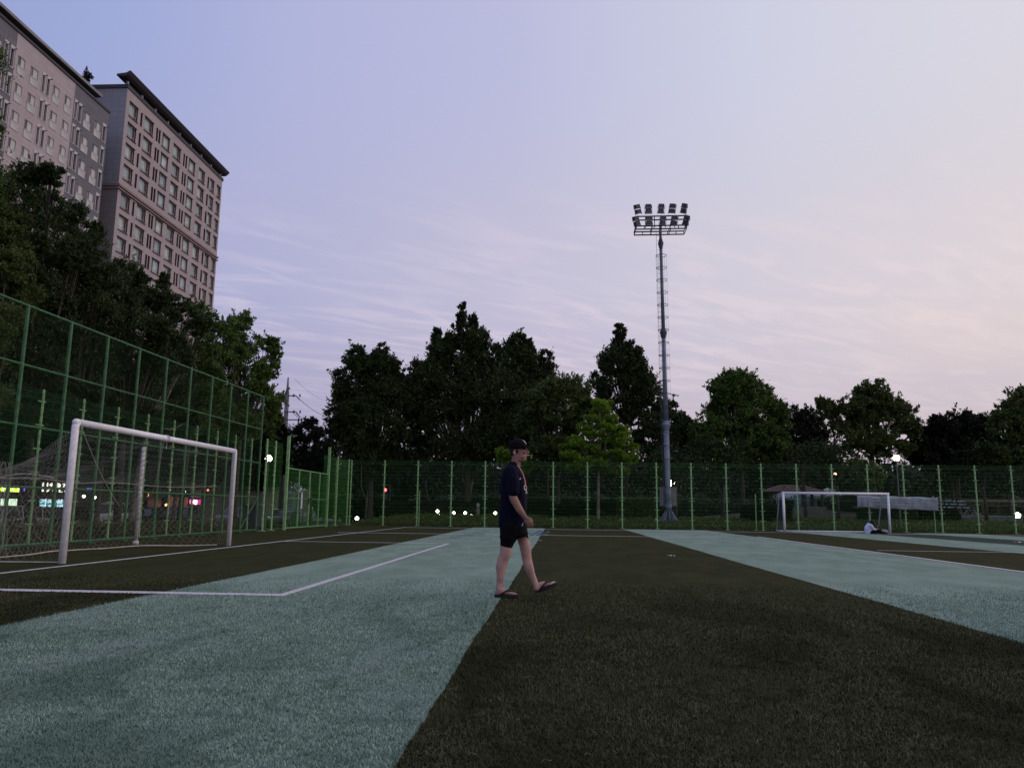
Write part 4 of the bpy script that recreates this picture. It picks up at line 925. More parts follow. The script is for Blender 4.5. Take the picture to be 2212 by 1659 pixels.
# clipped hedges and shrubs
def hedge(label, c, d, kind='black', round_=False, n=2600, rz=0, name='hedge', group=None):
    k = n; P = []
    if round_:
        q = RNG.normal(size=(k,3)); q[:,2] = np.abs(q[:,2]); q /= np.linalg.norm(q, axis=1)[:,None]; P = q*np.array([d[0]/2,d[1]/2,d[2]])
    else:
        q = RNG.random((k,3))*2-1; ax = RNG.integers(0,5,k)
        for i in range(k):
            a = ax[i]
            if a == 0: q[i,0] = 1
            elif a == 1: q[i,0] = -1
            elif a in (2,): q[i,1] = -1
            elif a == 3: q[i,1] = 1
            else: q[i,2] = 1
        P = q*np.array([d[0]/2,d[1]/2,d[2]/2])+np.array([0,0,d[2]/2])
    r = empty(name, (c[0], c[1], ground_h(c[0], c[1])), rz, label=label, cat='hedge' if name == 'hedge' else 'shrub', group=group)
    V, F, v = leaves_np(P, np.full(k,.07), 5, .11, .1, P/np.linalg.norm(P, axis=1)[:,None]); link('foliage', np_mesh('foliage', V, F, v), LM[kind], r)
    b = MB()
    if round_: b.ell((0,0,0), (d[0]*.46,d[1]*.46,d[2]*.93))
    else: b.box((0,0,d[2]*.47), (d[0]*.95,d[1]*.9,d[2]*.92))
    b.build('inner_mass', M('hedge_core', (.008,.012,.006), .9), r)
def hx(px, Y): return PY(px, 1110, Y).x
hedge('low square clipped hedge left of the lime tree trunk', (hx(1221,52),52), (1.7,1.4,.85), 'black')
hedge('dark clipped hedge block left of the floodlight mast', (hx(1374,53.5),53.5), (2.2,1.6,1.35), 'olive')
hedge('dark clipped hedge behind the left side of the small goal', (hx(1655,51),51), (2.6,1.6,.95), 'black')
hedge('long low hedge strip behind the forked trunk', (hx(1300,58),58), (4.5,1.2,1.2), 'black')
hedge('large rounded dark shrub below the right end of the banner', (hx(1995,55),55), (4.4,3.4,1.75), 'black', True, 4200, name='clipped_shrub')
hedge('low clipped hedge strip between the sitting person and the park lamp', (hx(1915,54),54), (3.2,1.3,.9), 'dark')
hedge('low long hedge on the far right behind the white kerb', (hx(2160,60),60), (5.5,1.5,.55), 'dark')
hedge('rounded shrub standing on the grassy mound', (hx(1850,62),62), (4.0,2.6,1.15), 'dark', True, 3000, name='clipped_shrub')
hedge('dark hedge behind the walking man', (hx(1120,58),58), (7,1.6,1.3), 'black')
hedge('dark hedge behind the ground lamps', (hx(960,57),57), (9,1.6,1.0), 'black')
# dry brown planting strip on the street side
k = 5200; y = RNG.uniform(17, 46, k); x = -16.4-.045*(y-17)+RNG.uniform(-.45,.45,k); zt = .46-.016*(y-17); zg = np.array([ground_h(a, b_) for a, b_ in zip(x, y)]); zz2 = zg+(zt-zg)*RNG.random(k)
V, F, v = leaves_np(np.stack([x,y,zz2],1), np.full(k,.07), 6, .10, .8, np.tile([0,0,.8],(k,1)))
mdry = M('dry_leaf', (.05,.04,.025), .8, .1, 2, attr='v', c2=(.20,.17,.11))
link('dry_planting', np_mesh('dry_planting', V, F, v), mdry, label='low dry brown planting strip behind the near goal', cat='plants', kind='stuff')
# short park grass tufts seen below the fence
k = 26000; x = RNG.uniform(-12, 34, k); y = 45.2+RNG.random(k)**1.5*12; zg = np.array([ground_h(a, b_) for a, b_ in zip(x, y)])
V, F, v = leaves_np(np.stack([x,y,zg+.03],1), np.full(k,.05), 3, .12, .9, np.tile([0,0,1.0],(k,1)))
link('park_grass', np_mesh('park_grass', V, F, v), LM['olive'], label='rough park grass beyond the far fence', cat='grass', kind='stuff')

# ================================================================== FLOODLIGHT MAST
m_mast = M('mast_paint', (.17,.215,.28), .45, .12, 2, spec=.4); m_mastd = M('steel_dark_and_backlit', (.06,.06,.075), .5, .1, 4); m_lampbox = M('lamp_housing', (.045,.045,.055), .5); m_lglass = M('lamp_glass', (.10,.10,.115), .35, .1, 4, spec=.4); m_brkt = M('lamp_bracket', (.45,.45,.50), .5)  # dark steel tone also paints the backlit top of the mast
MX, MY = 6.98, 50.0; MZ = ground_h(MX, MY)
mast = empty('floodlight_mast', (MX, MY, MZ), label='tall floodlight mast with ten double lamps and a caged ladder', cat='floodlight')
mast.rotation_euler = (0, -.0105, 0)
HT = 19.12-MZ
def mz(y): return PY(1440, y, MY).z-MZ
j1, j2, j3 = mz(526), mz(719), mz(918)
b = MB(); b.tube([(0,0,0),(0,0,2.2),(0,0,j3)], [.19,.175,.165], 20); b.build('lower_pole', m_mast, mast, True)
b = MB(); b.tube([(0,0,j3),(0,0,j2)], [.155,.13], 20); b.build('middle_pole', m_mast, mast, True)
b = MB(); b.tube([(0,0,j2),(0,0,j1)], [.122,.10], 18); b.tube([(0,0,j1),(0,0,HT+.4)], [.092,.085], 16); b.build('upper_pole', m_mast, mast, True)
for j, r0 in ((j1,.10),(j2,.125),(j3,.15)):
    b = MB(); b.tube([(0,0,j-.42),(0,0,j-.05),(0,0,j+.0),(0,0,j+.06),(0,0,j+.32)], [r0,r0*1.75,r0*1.9,r0*1.7,r0*.95], 16); b.build('flange', m_mast if j == j3 else m_mastd, mast)  # upper flanges take the darker steel: backlight put into their colour
b = MB()
for i in range(8):
    a = i*math.pi/4; d = Vector((math.cos(a), math.sin(a), 0)); n = len(b.v); w = d.cross(Vector((0,0,1)))*.015
    for s_ in (-1, 1):
        for p in (d*.2+Vector((0,0,.02)), d*.62+Vector((0,0,.02)), d*.2+Vector((0,0,.72))): b.v.append(tuple(p+w*s_))
    b.f += [(n,n+1,n+2),(n+5,n+4,n+3),(n,n+3,n+4,n+1),(n+1,n+4,n+5,n+2),(n+2,n+5,n+3,n)]
b.tube([(0,0,0),(0,0,.03)], .66, 20); b.build('base_gusset', m_mast, mast)
b = MB(); b.box((0,0,-.15), (1.7,1.7,.34)); b.build('concrete_base', M('concrete', (.09,.09,.085), .9, .2, 5), mast)
b = MB(); zr = [z_ for z_ in np.arange(mz(992), HT-1.1, .83)]
for z_ in zr: b.tube([(.34*math.cos(a), .34*math.sin(a), z_) for a in np.linspace(0, 2*math.pi, 22, endpoint=False)], .019, 5, closed=True); b.seg((0,0,z_), (-.34,0,z_), .012)
for a in (0, 1.2, 2.0, math.pi, 4.0, 5.2): b.seg((.34*math.cos(a), .34*math.sin(a), zr[0]), (.34*math.cos(a), .34*math.sin(a), zr[-1]), .006)
b.build('ladder_cage', m_mastd, mast)
b = MB()
for z_ in np.arange(1.5, HT, .32): b.seg((-.30,-.14,z_), (-.02,-.14,z_), .008)
for x in (-.30, -.02): b.seg((x,-.14,1.4), (x,-.14,HT), .012)
b.build('ladder', m_mastd, mast)
# head frame
b = MB(); t_ = .045
def bar(p, q, r_=.045): b.tube([p, q], r_, 6)
zb, zm, zt = HT+.0, HT+.62, HT+1.12; wl, wr = -1.66, 1.62
for z_ in (zb, zb+.22):
    for y in (-.55, .55): bar((wl,y,z_), (wr,y,z_))
    for x in (wl, wr, -.6, .6): bar((x,-.55,z_), (x,.55,z_), .03)
for x in (wl, -1.1, -.55, 0, .55, 1.1, wr): bar((x,-.55,zb), (x,-.55,zb+.22), .03); bar((x,.55,zb), (x,.55,zb+.22), .03)
bar((wl,-.55,zm), (wr,-.55,zm)); bar((wl,.5,zm), (wr,.5,zm), .03)
for z_ in (zt, zt+.0): bar((wl+.12,.1,z_), (wr+.02,.1,z_))
for x in (wl+.12, -.95, -.35, .35, .95, wr): bar((x,.1,zm-.3), (x,.1,zt), .03)
bar((wl,.1,zb+.22), (wl+.12,.1,zt), .03); bar((wr,.1,zb+.22), (wr+.2,.1,zt), .035)
b.build('head_frame', m_mastd, mast)
def lamp_unit(loc, yaw, lean):
    Rm = Matrix.Rotation(yaw, 3, 'Z') @ Matrix.Rotation(lean, 3, 'Y')
    hb = MB(); gl = MB(); bk = MB()
    for k in (0, 1):
        c = Vector((0, -.08-.04*k, .19+.33*k)); Rt = Rm @ Matrix.Rotation(R_(12), 3, 'X')
        hb.box(Rm @ c, (.42,.24,.29), Rt, .84); gl.box(Rm @ (c+Vector((0,-.115,.0))), (.31,.03,.20), Rt)
        bk.box(Rm @ (c+Vector((0,-.13,-.155))), (.38,.04,.03), Rt)
        for sx in (-.24, .24): bk.box(Rm @ (c+Vector((sx,.02,-.05))), (.02,.05,.30), Rm)
    r = empty('floodlight', (0,0,0)); r.parent = mast; r.location = loc
    hb.build('housing', m_lampbox, r); gl.build('glass', m_lglass, r); bk.build('bracket', m_brkt, r)
    return r
for i, (x, yaw, lean) in enumerate(((-1.42,.5,-.34),(-.76,.08,-.02),(.05,-.15,.12),(.78,-.5,.24),(1.55,-1.0,.50))):
    lamp_unit((x, -.02, zt+.07), yaw, lean)
    lamp_unit((x-(.15 if i == 0 else .05 if i == 1 else -.0), -.6, zb+.16), yaw, lean*1.15)
cb = empty('control_cabinet', (MX+.02, MY+.36, 1.9), label='grey metal cabinet mounted behind the foot of the floodlight mast', cat='cabinet')
b = MB(); b.box((0,0,0), (1.06,.24,1.18)); b.build('housing', M('cabinet_grey', (.15,.15,.155), .6), cb)
for sx in (-1,1): b = MB(); b.box((sx*.26,-.125,0), (.50,.014,1.10)); b.box((sx*.06,-.14,0), (.02,.02,.14)); b.build('door', M('cabinet_door', (.18,.18,.185), .6), cb)
b = MB()
for z_ in (1.85, 1.0): b.tube([(0,0,z_-.12),(0,0,z_+.12)], .20, 16)
b.build('clamp', m_mast, mast)

# ================================================================== LAMPS
def globe_lamp(px, py, Y, label, es=45, col_=(1.0,.80,.50), r_=.17, pole=True, X=None):
    p = PY(px, py, Y) if X is None else PX(px, py, X); gz = ground_h(p.x, p.y)
    r = empty('park_lamp', (p.x, p.y, gz), label=label, cat='lamp'); h = p.z-gz
    b = MB(); b.ell((0,0,h), (r_,r_,r_)); b.build('globe', M('globe_glow%d' % int(es), col_, .4, emit=es, ec=col_), r, True)
    b = MB(); b.tube([(0,0,0),(0,0,.5),(0,0,.52),(0,0,h-r_)], [.075,.07,.045,.035], 10); b.tube([(0,0,h-r_-.08),(0,0,h-r_+.03)], [.09,.1], 12); b.build('pole', M('lamp_pole', (.09,.11,.10), .5), r)
    b = MB(); b.tube([(0,0,h+r_-.02),(0,0,h+r_+.06),(0,0,h+r_+.1)], [.09,.07,.02], 10); b.build('cap', MATS['lamp_pole'], r)
    return r
globe_lamp(1936, 989, 47.5, 'lit globe lamp on a slim pole right of the small goal', 40, (1,.86,.62))
globe_lamp(580, 990, 36.5, 'lit globe lamp on a pole at the end of the tall net fence', 40, (1,.70,.38), X=-15.2)
globe_lamp(1451, 1044, 66, 'lit globe lamp just right of the floodlight mast base', 40, (1,.90,.60), .24)
globe_lamp(1092, 986, 55.2, 'lit lamp hidden in leaves behind the head of the walking man', 70, (1,.88,.50), .2)
globe_lamp(1612, 992.5+0, 90, 'far lamp hidden in the tree top line', 3) if False else None
def small_lamp(px, py, Y, label, c_, es, r_, name='ground_lamp', stand=True):
    p = PY(px, py, Y); gz = ground_h(p.x, Y); r = empty(name, (p.x, Y, gz), label=label, cat='lamp'); h = p.z-gz
    b = MB(); b.ell((0,0,h), (r_,r_*.7,r_)); b.build('bulb', M('gb%d_%d' % (int(px), int(py)), c_, .5, emit=es, ec=c_), r, True)
    if stand: b = MB(); b.tube([(0,.1,0),(0,.1,max(.05,h)),(0,.05,max(.06,h))], .03, 6); b.box((0,.1,.02), (.3,.3,.04)); b.tube([(0,.02,h),(0,.2,h-.02)], [r_*1.05,r_*.6], 10); b.build('stand', m_mastd, r)
W_ = (.95,1.0,.85)
small_lamp(771,1119.5,47.0,'ground spotlight on a stand just beyond the fence on the left',W_,14,.11)
for px, py, lb in ((945,1104,'upper ground lamp of the close pair left of the walking man'),(948,1113,'lower ground lamp of the close pair left of the walking man'),(980,1108,'third ground lamp from the left beyond the fence'),(1005,1108,'fourth ground lamp from the left beyond the fence'),(1019,1114,'ground lamp just left of the white bollard'),(1070,1108,'ground lamp close to the back of the walking man')):
    small_lamp(px, py, 56.0, lb, (1,.95,.8), 11, .105)
small_lamp(1449,1120,54,'ground lamp left of the floodlight mast base',(.7,.95,.8),6,.07) if False else small_lamp(1419,1120.5,52,'ground lamp left of the floodlight mast base',(.8,1,.85),7,.06)
small_lamp(2198,1113,50,'bright park lamp on a low post near the right frame edge',(1,.88,.65),22,.17)
small_lamp(1393,994+0,70,'far lamp glimpsed through leaves left of the floodlight mast',(1,.95,.85),6,.10,'park_lamp') if False else small_lamp(1460+0,1371*0+1369*0+1018*0+1100,60,'small lamp in the bushes right of the floodlight mast',(.9,.95,.8),3,.05)
small_lamp(1804,1024,62,'small orange lamp among leaves over the small goal',(1,.5,.28),5,.10,'park_lamp')
small_lamp(1460,1099,75,'x',(1,1,1),1,.01) if False else None
# traffic lights
def traffic_light(px, py, Y, label):
    p = PY(px, py, Y); gz = ground_h(p.x, Y); r = empty('traffic_light', (p.x, Y, gz), label=label, cat='traffic light'); h = p.z-gz
    b = MB(); b.tube([(.35,.2,0),(.35,.2,h+.3)], .07, 8); b.build('pole', m_mastd, r); b = MB(); b.box((0.0,.1,h-.35), (.34,.22,1.1)); b.build('housing', m_lampbox, r)
    b = MB(); b.ell((0,-.02,h), (.13,.06,.13)); b.build('red_lamp', M('red_glow', (1,.03,.02), .5, emit=12, ec=(1,.05,.05)), r, True)
traffic_light(832,1058,66,'red traffic light between two fence posts on the left')
traffic_light(1025,1085,76,'left one of the two small far red lights behind the man')
traffic_light(1048.5,1088,76,'right one of the two small far red lights behind the man')
bo = PY(1032,1122,52); r = empty('bollard', (bo.x, 52, ground_h(bo.x,52)), label='pale grey bollard beyond the fence left of the walking man', cat='bollard')
b = MB(); b.tube([(0,0,0),(0,0,.75),(0,0,.9),(0,0,.95)], [.11,.10,.09,.04], 12); b.build('post', M('bollard_grey', (.26,.26,.25), .7), r, True); b = MB(); b.tube([(0,0,.62),(0,0,.7)], .112, 12); b.build('band', m_mastd, r)

# ================================================================== UTILITY POLE AND WIRES
UX, UY = PY(612, 1000, 66).x, 66.0
up = empty('utility_pole', (UX, UY, -.4), label='concrete utility pole with crossarms and a transformer left of the pine', cat='utility pole')
def uz(y): return PY(612, y, UY).z+.4
m_conc = M('pole_concrete', (.13,.13,.15), .8, .15, 3); m_ins = M('insulator', (.05,.05,.06), .4)
b = MB(); b.tube([(0,0,0),(0,0,uz(845)),(0,0,uz(850)+.1),(0,0,uz(815))], [.24,.17,.12,.05], 12); b.build('pole', m_conc, up, True)
for y_, x0, x1, bend in ((855,-.2,1.15,.35),(890,-.2,1.25,.45),(907,-1.0,1.5,0)):
    b = MB(); zc = uz(y_); b.tube([(x0,-.1,zc),(x1-.35,-.1,zc),(x1,-.1,zc-bend)], .05, 6); b.build('crossarm', m_ins, up)
    b = MB()
    for x in ((x1,x1-.55) if bend else (1.15,1.42)): b.tube([(x,-.1,zc-.25 if not bend else zc-.1),(x,-.1,zc+.14)], [.08,.06], 8)
    b.build('insulator', m_ins, up)
b = MB(); b.tube([(-1.0,-.2,uz(968)),(-1.0,-.2,uz(945))], .33, 12); b.box((-.5,-.2,uz(958)),(1.3,.1,.1)); b.build('transformer', M('trafo_grey', (.16,.17,.19), .5), up)
b = MB(); b.tube([(-.9,-.2,uz(944)),(-.9,-.2,uz(934))], .06, 6); b.tube([(-1.15,-.2,uz(944)),(-1.15,-.2,uz(934))], .06, 6); b.build('bushing', m_ins, up)
b = MB(); b.tube([(0,0,uz(925)),(-.5,-.3,uz(922)),(-1.0,-.5,uz(925))], .03, 6); b.ell((-1.25,-.55,uz(925)), (.35,.14,.09)); b.build('street_light_arm', m_mastd, up)
for (xa, ya, xb, yb, lb) in ((636,853,730,905,'uppermost overhead wire running from the pole down to the dark tree'),(639,893,735,940,'second overhead wire from the pole to the pine'),(630,889,728,948,'third overhead wire just under the second'),(600,905,706,950,'lower overhead wire crossing behind the pole'),(618,935,700,950,'lowest overhead wire right of the pole'),(636,818,720,868,'thin topmost guard wire sloping right from the pole tip')):
    A = PY(xa, ya, UY-.1); B = PY(xb, yb, UY+22); b = MB(); b.tube([A.lerp(B, i/10)-Vector((0,0,.5*math.sin(i/10*math.pi))) for i in range(11)], .022 if 'thin' not in lb else .010, 5)
    b.build('overhead_wire', m_ins, label=lb, cat='wire')
p2 = PY(570, 1000, 80); up2 = empty('utility_pole', (p2.x, 80, -.5), label='second smaller utility pole behind the last bough of the left trees', cat='utility pole')
b = MB(); h2 = PY(570,900,80).z+.5; b.tube([(0,0,0),(0,0,h2)], [.2,.13], 10); b.build('pole', m_conc, up2)
for k, q in enumerate((.98,.90)): b = MB(); b.box((.3,0,h2*q), (3.2,.1,.12)); b.build('crossarm', m_ins, up2)

# ================================================================== CARS
def car(loc, rz, L, Wd, H, paint, label, kind='suv', lights=False):
    r = empty('parked_car', loc, rz, label=label, cat='car', group='cars parked along the street')
    g0 = .22; belt = H*.60
    def sec(prof, wfun, nm, mat):
        b = MB()
        for i, (y, z0, z1) in enumerate(prof):
            w0, w1 = wfun(y, z0), wfun(y, z1)
            for (w, z_) in ((w0*.96, z0), (w0, z0+(z1-z0)*.25), (w1, z0+(z1-z0)*.85), (w1*.94, z1)): b.v += [(w, y, z_)]
            for (w, z_) in ((w1*.94, z1), (w1, z0+(z1-z0)*.85), (w0, z0+(z1-z0)*.25), (w0*.96, z0)): b.v += [(-w, y, z_)]
        k = 8
        for i in range(len(prof)-1):
            for j in range(k): a = i*k; b.f.append((a+j, a+(j+1) % k, a+k+(j+1) % k, a+k+j))
        b.f.append(tuple(reversed(range(k)))); b.f.append(tuple((len(prof)-1)*k+j for j in range(k)))
        return b.build(nm, mat, r)
    hw = Wd/2
    lower = [(-L/2, g0+.2, belt*.72), (-L/2+.12, g0+.02, belt*.86), (-L/2+.9, g0, belt*.98), (-L*.18, g0, belt*1.02), (L*.2, g0, belt*1.03), (L/2-.35, g0, belt*1.03), (L/2-.06, g0+.05, belt*.96), (L/2, g0+.2, belt*.75)]
    sec(lower, lambda y, z_: hw*(1-.10*max(0, abs(y)/(L/2)-.75)*4*.5), 'body', paint)
    ra = L*.40 if kind == 'suv' else L*.24; rb = L/2-.12 if kind == 'suv' else L*.40
    gh = [(-L*.22, belt, belt+.03), (-L*.06, belt, H-.07), (.1, belt, H-.03), (ra-.3, belt, H-.04), (rb, belt, belt+.05 if kind != 'suv' else belt+.12)]
    sec(gh, lambda y, z_: hw*(.94-.16*max(0, (z_-belt)/(H-belt))), 'windows', m_glassd)
    rf = [(-L*.07, H-.09, H-.05), (.1, H-.055, H), (ra-.3, H-.06, H-.01), (ra-.05, H-.12, H-.07)]
    sec(rf, lambda y, z_: hw*.80, 'roof', paint)
    b = MB()
    for sx in (-1, 1):
        for (y0, z0, y1, z1) in ((-L*.22,belt,-L*.06,H-.06), (.22,belt,.22,H-.05), (ra-.35,belt,ra-.3,H-.05), (rb,belt,ra-.1,H-.08)):
            b.tube([(sx*hw*.945,y0,z0),(sx*hw*.80,y1,z1)], .035, 5)
    b.build('pillars', paint, r)
    for sx in (-1, 1):
        for y in (-L*.31, L*.30):
            w = MB(); w.tube([(sx*hw-.11*sx, y, .32), (sx*hw+.01*sx, y, .32)], .32, 18); wo = w.build('wheel', M('tyre', (.015,.015,.015), .8), r)
            w = MB(); w.tube([(sx*hw+.011*sx, y, .32), (sx*hw+.025*sx, y, .32)], [.21,.18], 12); w.build('rim', M('rim', (.3,.3,.32), .4, metal=.7), wo)
        w = MB(); w.ell((sx*hw*.72,-L/2+.10,belt*.72), (.2,.09,.09)); w.build('headlight', M('headlight_lit' if lights else 'headlight', (.5,.5,.5) if not lights else (1,.95,.8), .2, emit=6 if lights else 0, ec=(1,.92,.75)), r, True)
        w = MB(); w.box((sx*hw*.78,L/2-.03,belt*.78), (.25,.08,.2)); w.build('tail_light', M('tail_red', (.3,.02,.02), .3), r)
        w = MB(); w.ell((sx*(hw+.09),-L*.12,belt+.06), (.1,.07,.07)); w.build('mirror', paint, r)
    w = MB(); w.box((0,-L/2+.02,g0+.24), (.5,.03,.12)); w.build('number_plate', M('plate', (.6,.6,.6), .5), r)
    return r
pw = M('paint_white', (.55,.57,.60), .3, .03, 2, spec=.5, coat=.5); pg = M('paint_grey', (.10,.11,.12), .3, .05, 2, coat=.5); pk = M('paint_black', (.015,.016,.02), .25, .05, 2, coat=.6); ps = M('paint_silver', (.32,.34,.35), .3, .05, 2, metal=.4, coat=.5)
def cpos(px, X): p = PX(px, 1100, X); return (X, p.y, ground_h(X, p.y))
car(cpos(243,-30), R_(-14), 4.6, 1.85, 1.72, pw, 'white parked SUV seen through the near goal net')
car(cpos(312,-29), R_(4), 4.5, 1.8, 1.45, pk, 'dark parked saloon just right of the goal stanchion')
car(cpos(10,-26), R_(-6), 4.5, 1.8, 1.5, ps, 'silver parked car at the left frame edge')
car(cpos(120,-27), R_(3), 4.5, 1.8, 1.45, pk, 'black parked car behind the gathered goal net', lights=False)
car(cpos(390,-29), R_(2), 4.4, 1.8, 1.5, pg, 'grey parked car behind the right part of the goal net')
car(cpos(513,-27), R_(-5), 4.6, 1.85, 1.5, ps, 'silver parked car right of the near goal beside the fence end')
car(cpos(610,-22.5), R_(10), 4.5, 1.8, 1.45, pg, 'grey car seen behind the short fence beside the gate')
def txt_board(px0, px1, py0, py1, Y, label, color, rows_, txt=None):
    A = PY(px0, py0, Y); B = PY(px1, py1, Y); w = B.x-A.x; h = A.z-B.z; cx_ = (A.x+B.x)/2; gz = ground_h(cx_, Y)
    r = empty('sign_board', (cx_, Y, gz), label=label, cat='sign board'); zb_ = B.z-gz
    b = MB(); b.box((0,0,zb_+h/2), (w,.10,h)); b.tube([(0,0,zb_+h),(0,0,zb_+h+.1)], [w*.3,w*.1], 10, flat=(1,.15)); b.build('board', M('board_'+str(int(px0)), color, .7, .08, 2), r)
    b = MB()
    for i in range(1, rows_): b.box((0,-.055,zb_+h*i/rows_), (w*.98,.02,h*.022))
    if not txt:
        for i in range(rows_):
            x = -w*.4
            while x < w*.36: q = random.uniform(.04,.12)*w; b.box((x+q/2,-.055,zb_+h*(i+.5)/rows_), (q,.015,h/rows_*random.uniform(.2,.45))); x += q+w*.05
    b.build('lettering', M('ink', (.05,.055,.07), .7), r)
    if txt:
        for i, tx_ in enumerate(txt):
            if tx_: text_part('lettering', tx_, h/rows_*.8, MATS['ink'], r, Matrix.Translation((0,-.07,zb_+h*(rows_-i-.5)/rows_)) @ Matrix.Rotation(R_(90),4,'X'), .006)
    b = MB(); [b.tube([(sx*w*.38,.04,0),(sx*w*.38,.04,zb_+.1)], .04, 6) for sx in (-1,1)]; b.build('legs', m_mastd, r)
txt_board(634*.0+615.5, 633.5, 1062, 1106, 58, 'pale blue information board with rows of dark writing seen through the gate', (.36,.42,.50), 7, ['', '공원', 'ㅡㅡㅡ', '사랑의', '가고', '· ㄷ 자', ''])
txt_board(655, 668, 1059, 1107, 57, 'beige board of stacked plates seen through the gate', (.42,.37,.32), 7)
txt_board(640, 648.5, 1062, 1106, 57.5, 'narrow pale board between the blue and the beige boards', (.33,.38,.38), 6)
bp = PX(545, 1140, -13.6); r = empty('trash_bin', (bp.x, bp.y, ground_h(bp.x,bp.y)), label='dark grey wheeled bin at the end of the tall fence', cat='bin')
b = MB(); b.box((0,0,.55), (.6,.7,.95), None, 1.12); b.build('bin_body', M('bin_grey', (.05,.06,.075), .5), r); b = MB(); b.box((0,-.02,1.07), (.74,.85,.08)); b.build('lid', M('bin_lid', (.07,.085,.10), .5), r)
b = MB(); [b.tube([(sx*.25-.03,.3,.1),(sx*.25+.03,.3,.1)], .1, 12) for sx in (-1,1)]; b.build('wheels', M('tyre', (.015,.015,.015)), r)
# ================================================================== BANNER, TRUCK, PAVILION, PERGOLA ...
YB = YF-.12; A = PY(1851,1070,YB); B = PY(2026,1074.5,YB); b = MB(); nX, nZ = 40, 6
ban = empty('banner', (A.x, YB, 0), label='long pale banner with faint writing tied to the far fence', cat='banner')
za0, za1 = PY(1853,1096,YB).z, A.z; zb0, zb1 = PY(2023,1103,YB).z, B.z
for i in range(nX+1):
    for j in range(nZ+1):
        u = i/nX; zz_ = (za0+(zb0-za0)*u)*(1-j/nZ)+(za1+(zb1-za1)*u)*j/nZ+.015*math.sin(u*19)*(1 if j in (0,nZ) else .4); b.v.append(((B.x-A.x)*u, .02*math.sin(u*31+j)+.015*math.sin(u*77), zz_))
for i in range(nX):
    for j in range(nZ): a = i*(nZ+1)+j; b.f.append((a, a+nZ+1, a+nZ+2, a+1))
o = b.build('cloth', M('banner_cloth', (.28,.33,.345), .8, .12, 1.3), ban, True); o.modifiers.new('s','SOLIDIFY').thickness = .006
b = MB()
for rr in range(3):
    x = .9
    while x < 5.6:
        q = random.uniform(.12,.42); zz_ = za1-.17-rr*.17-(za1-zb1)*x/(B.x-A.x); b.box((x+q/2,-.045,zz_), (q,.006,.05)); x += q+.09
b.box((.42,-.045,(za0+za1)/2-.02), (.38,.006,.5)); b.build('faint_writing', M('banner_ink', (.22,.27,.31), .8, .2, 3), ban)
b = MB()
for zz_, x in ((za1,-.25),(za0,-.25),(zb1,B.x-A.x+.2),(zb0,B.x-A.x+.3)): b.seg((0 if x < 0 else B.x-A.x,0,zz_), (x,.1,zz_+.05), .008)
b.build('tie', MATS['rope_pale'], ban)
tx_ = PY(1744,1100,78); tr = empty('box_truck', (tx_.x, 78, ground_h(tx_.x,78)), R_(8), label='white box truck behind the small goal', cat='truck')
b = MB(); b.box((0,0,1.35), (1.9,4.0,1.5)); b.box((0,0,.55), (1.7,5.0,.15)); b.build('cargo_box', M('truck_white', (.30,.35,.42), .5, .06, .8), tr)
b = MB(); b.box((0,-2.8,1.05), (1.75,1.3,1.3), None, .9); b.build('cab', M('truck_white', (1,1,1)), tr); b = MB(); b.box((0,-3.4,1.35), (1.4,.12,.5)); b.build('windscreen', m_glassd, tr)
for sx in (-1,1):
    for y in (-2.6,1.4): b = MB(); b.tube([(sx*.75,y,.3),(sx*.93,y,.3)], .3, 14); b.build('wheel', MATS['tyre'], tr)
def tent(px, Y, w, h, label, colr, top):
    c = PY(px,1100,Y); gz = ground_h(c.x,Y); r = empty('canopy_tent', (c.x,Y,gz), label=label, cat='tent')
    b = MB(); n = 0; b.v += [(-w/2,-w/2,h),(w/2,-w/2,h),(w/2,w/2,h),(-w/2,w/2,h),(0,0,h+top)]; b.f += [(0,1,4),(1,2,4),(2,3,4),(3,0,4)]
    for k in range(4): p, q = b.v[k], b.v[(k+1)%4]; b.quad(p, q, (q[0],q[1],q[2]-.25), (p[0],p[1],p[2]-.25))
    o = b.build('canopy', colr, r); o.modifiers.new('s','SOLIDIFY').thickness = .02
    for i in (-1,1):
        for j in (-1,1): b = MB(); b.tube([(i*w/2,j*w/2,0),(i*w/2,j*w/2,h)], .03, 6); b.build('leg', m_brkt, r)
tent(1702, 80, 3.0, 1.9, 'small pale blue canopy behind the left post of the small goal', M('tent_blue', (.33,.38,.44), .7), .7)
tent(1790, 74, 3.2, 1.95, 'pale green grey canopy beside the grassy mound', M('tent_grey', (.22,.26,.26), .7), .8)
c = PY(1712,1100,70); gz = ground_h(c.x,70); pv_ = empty('pavilion', (c.x,70,gz), label='wooden pavilion with a reddish brown hipped roof behind the small goal', cat='pavilion')
b = MB(); zr0 = PY(1712,1063,70).z-gz; zr1 = PY(1712,1047,70).z-gz; b.v += [(-2.6,-1.8,zr0),(2.6,-1.8,zr0),(2.6,1.8,zr0),(-2.6,1.8,zr0),(-1.0,0,zr1),(1.0,0,zr1)]; b.f += [(0,1,5,4),(1,2,5),(2,3,4,5),(3,0,4),(3,2,1,0)]; b.build('roof', M('roof_redbrown', (.10,.055,.05), .8, .2, 3), pv_)
for i in (-2.1,2.1):
    for j in (-1.4,1.4): b = MB(); b.box((i,j,zr0/2), (.2,.2,zr0)); b.build('post', M('wood_dark', (.06,.045,.035), .8, .2, 8), pv_)
pgl = PY(2050,1100,62); pgr = PY(2290,1100,62); gz = ground_h(pgl.x,62); zt_ = PY(2100,1081,62).z-gz
pg_ = empty('pergola', (pgl.x-.6,62,gz), label='long low wooden pergola on the right behind the far fence', cat='pergola'); Lp = pgr.x-pgl.x+1.2
mwd = M('wood_pale', (.26,.24,.20), .8, .15, 6); mwb = M('wood_brown', (.09,.065,.05), .8, .2, 6)
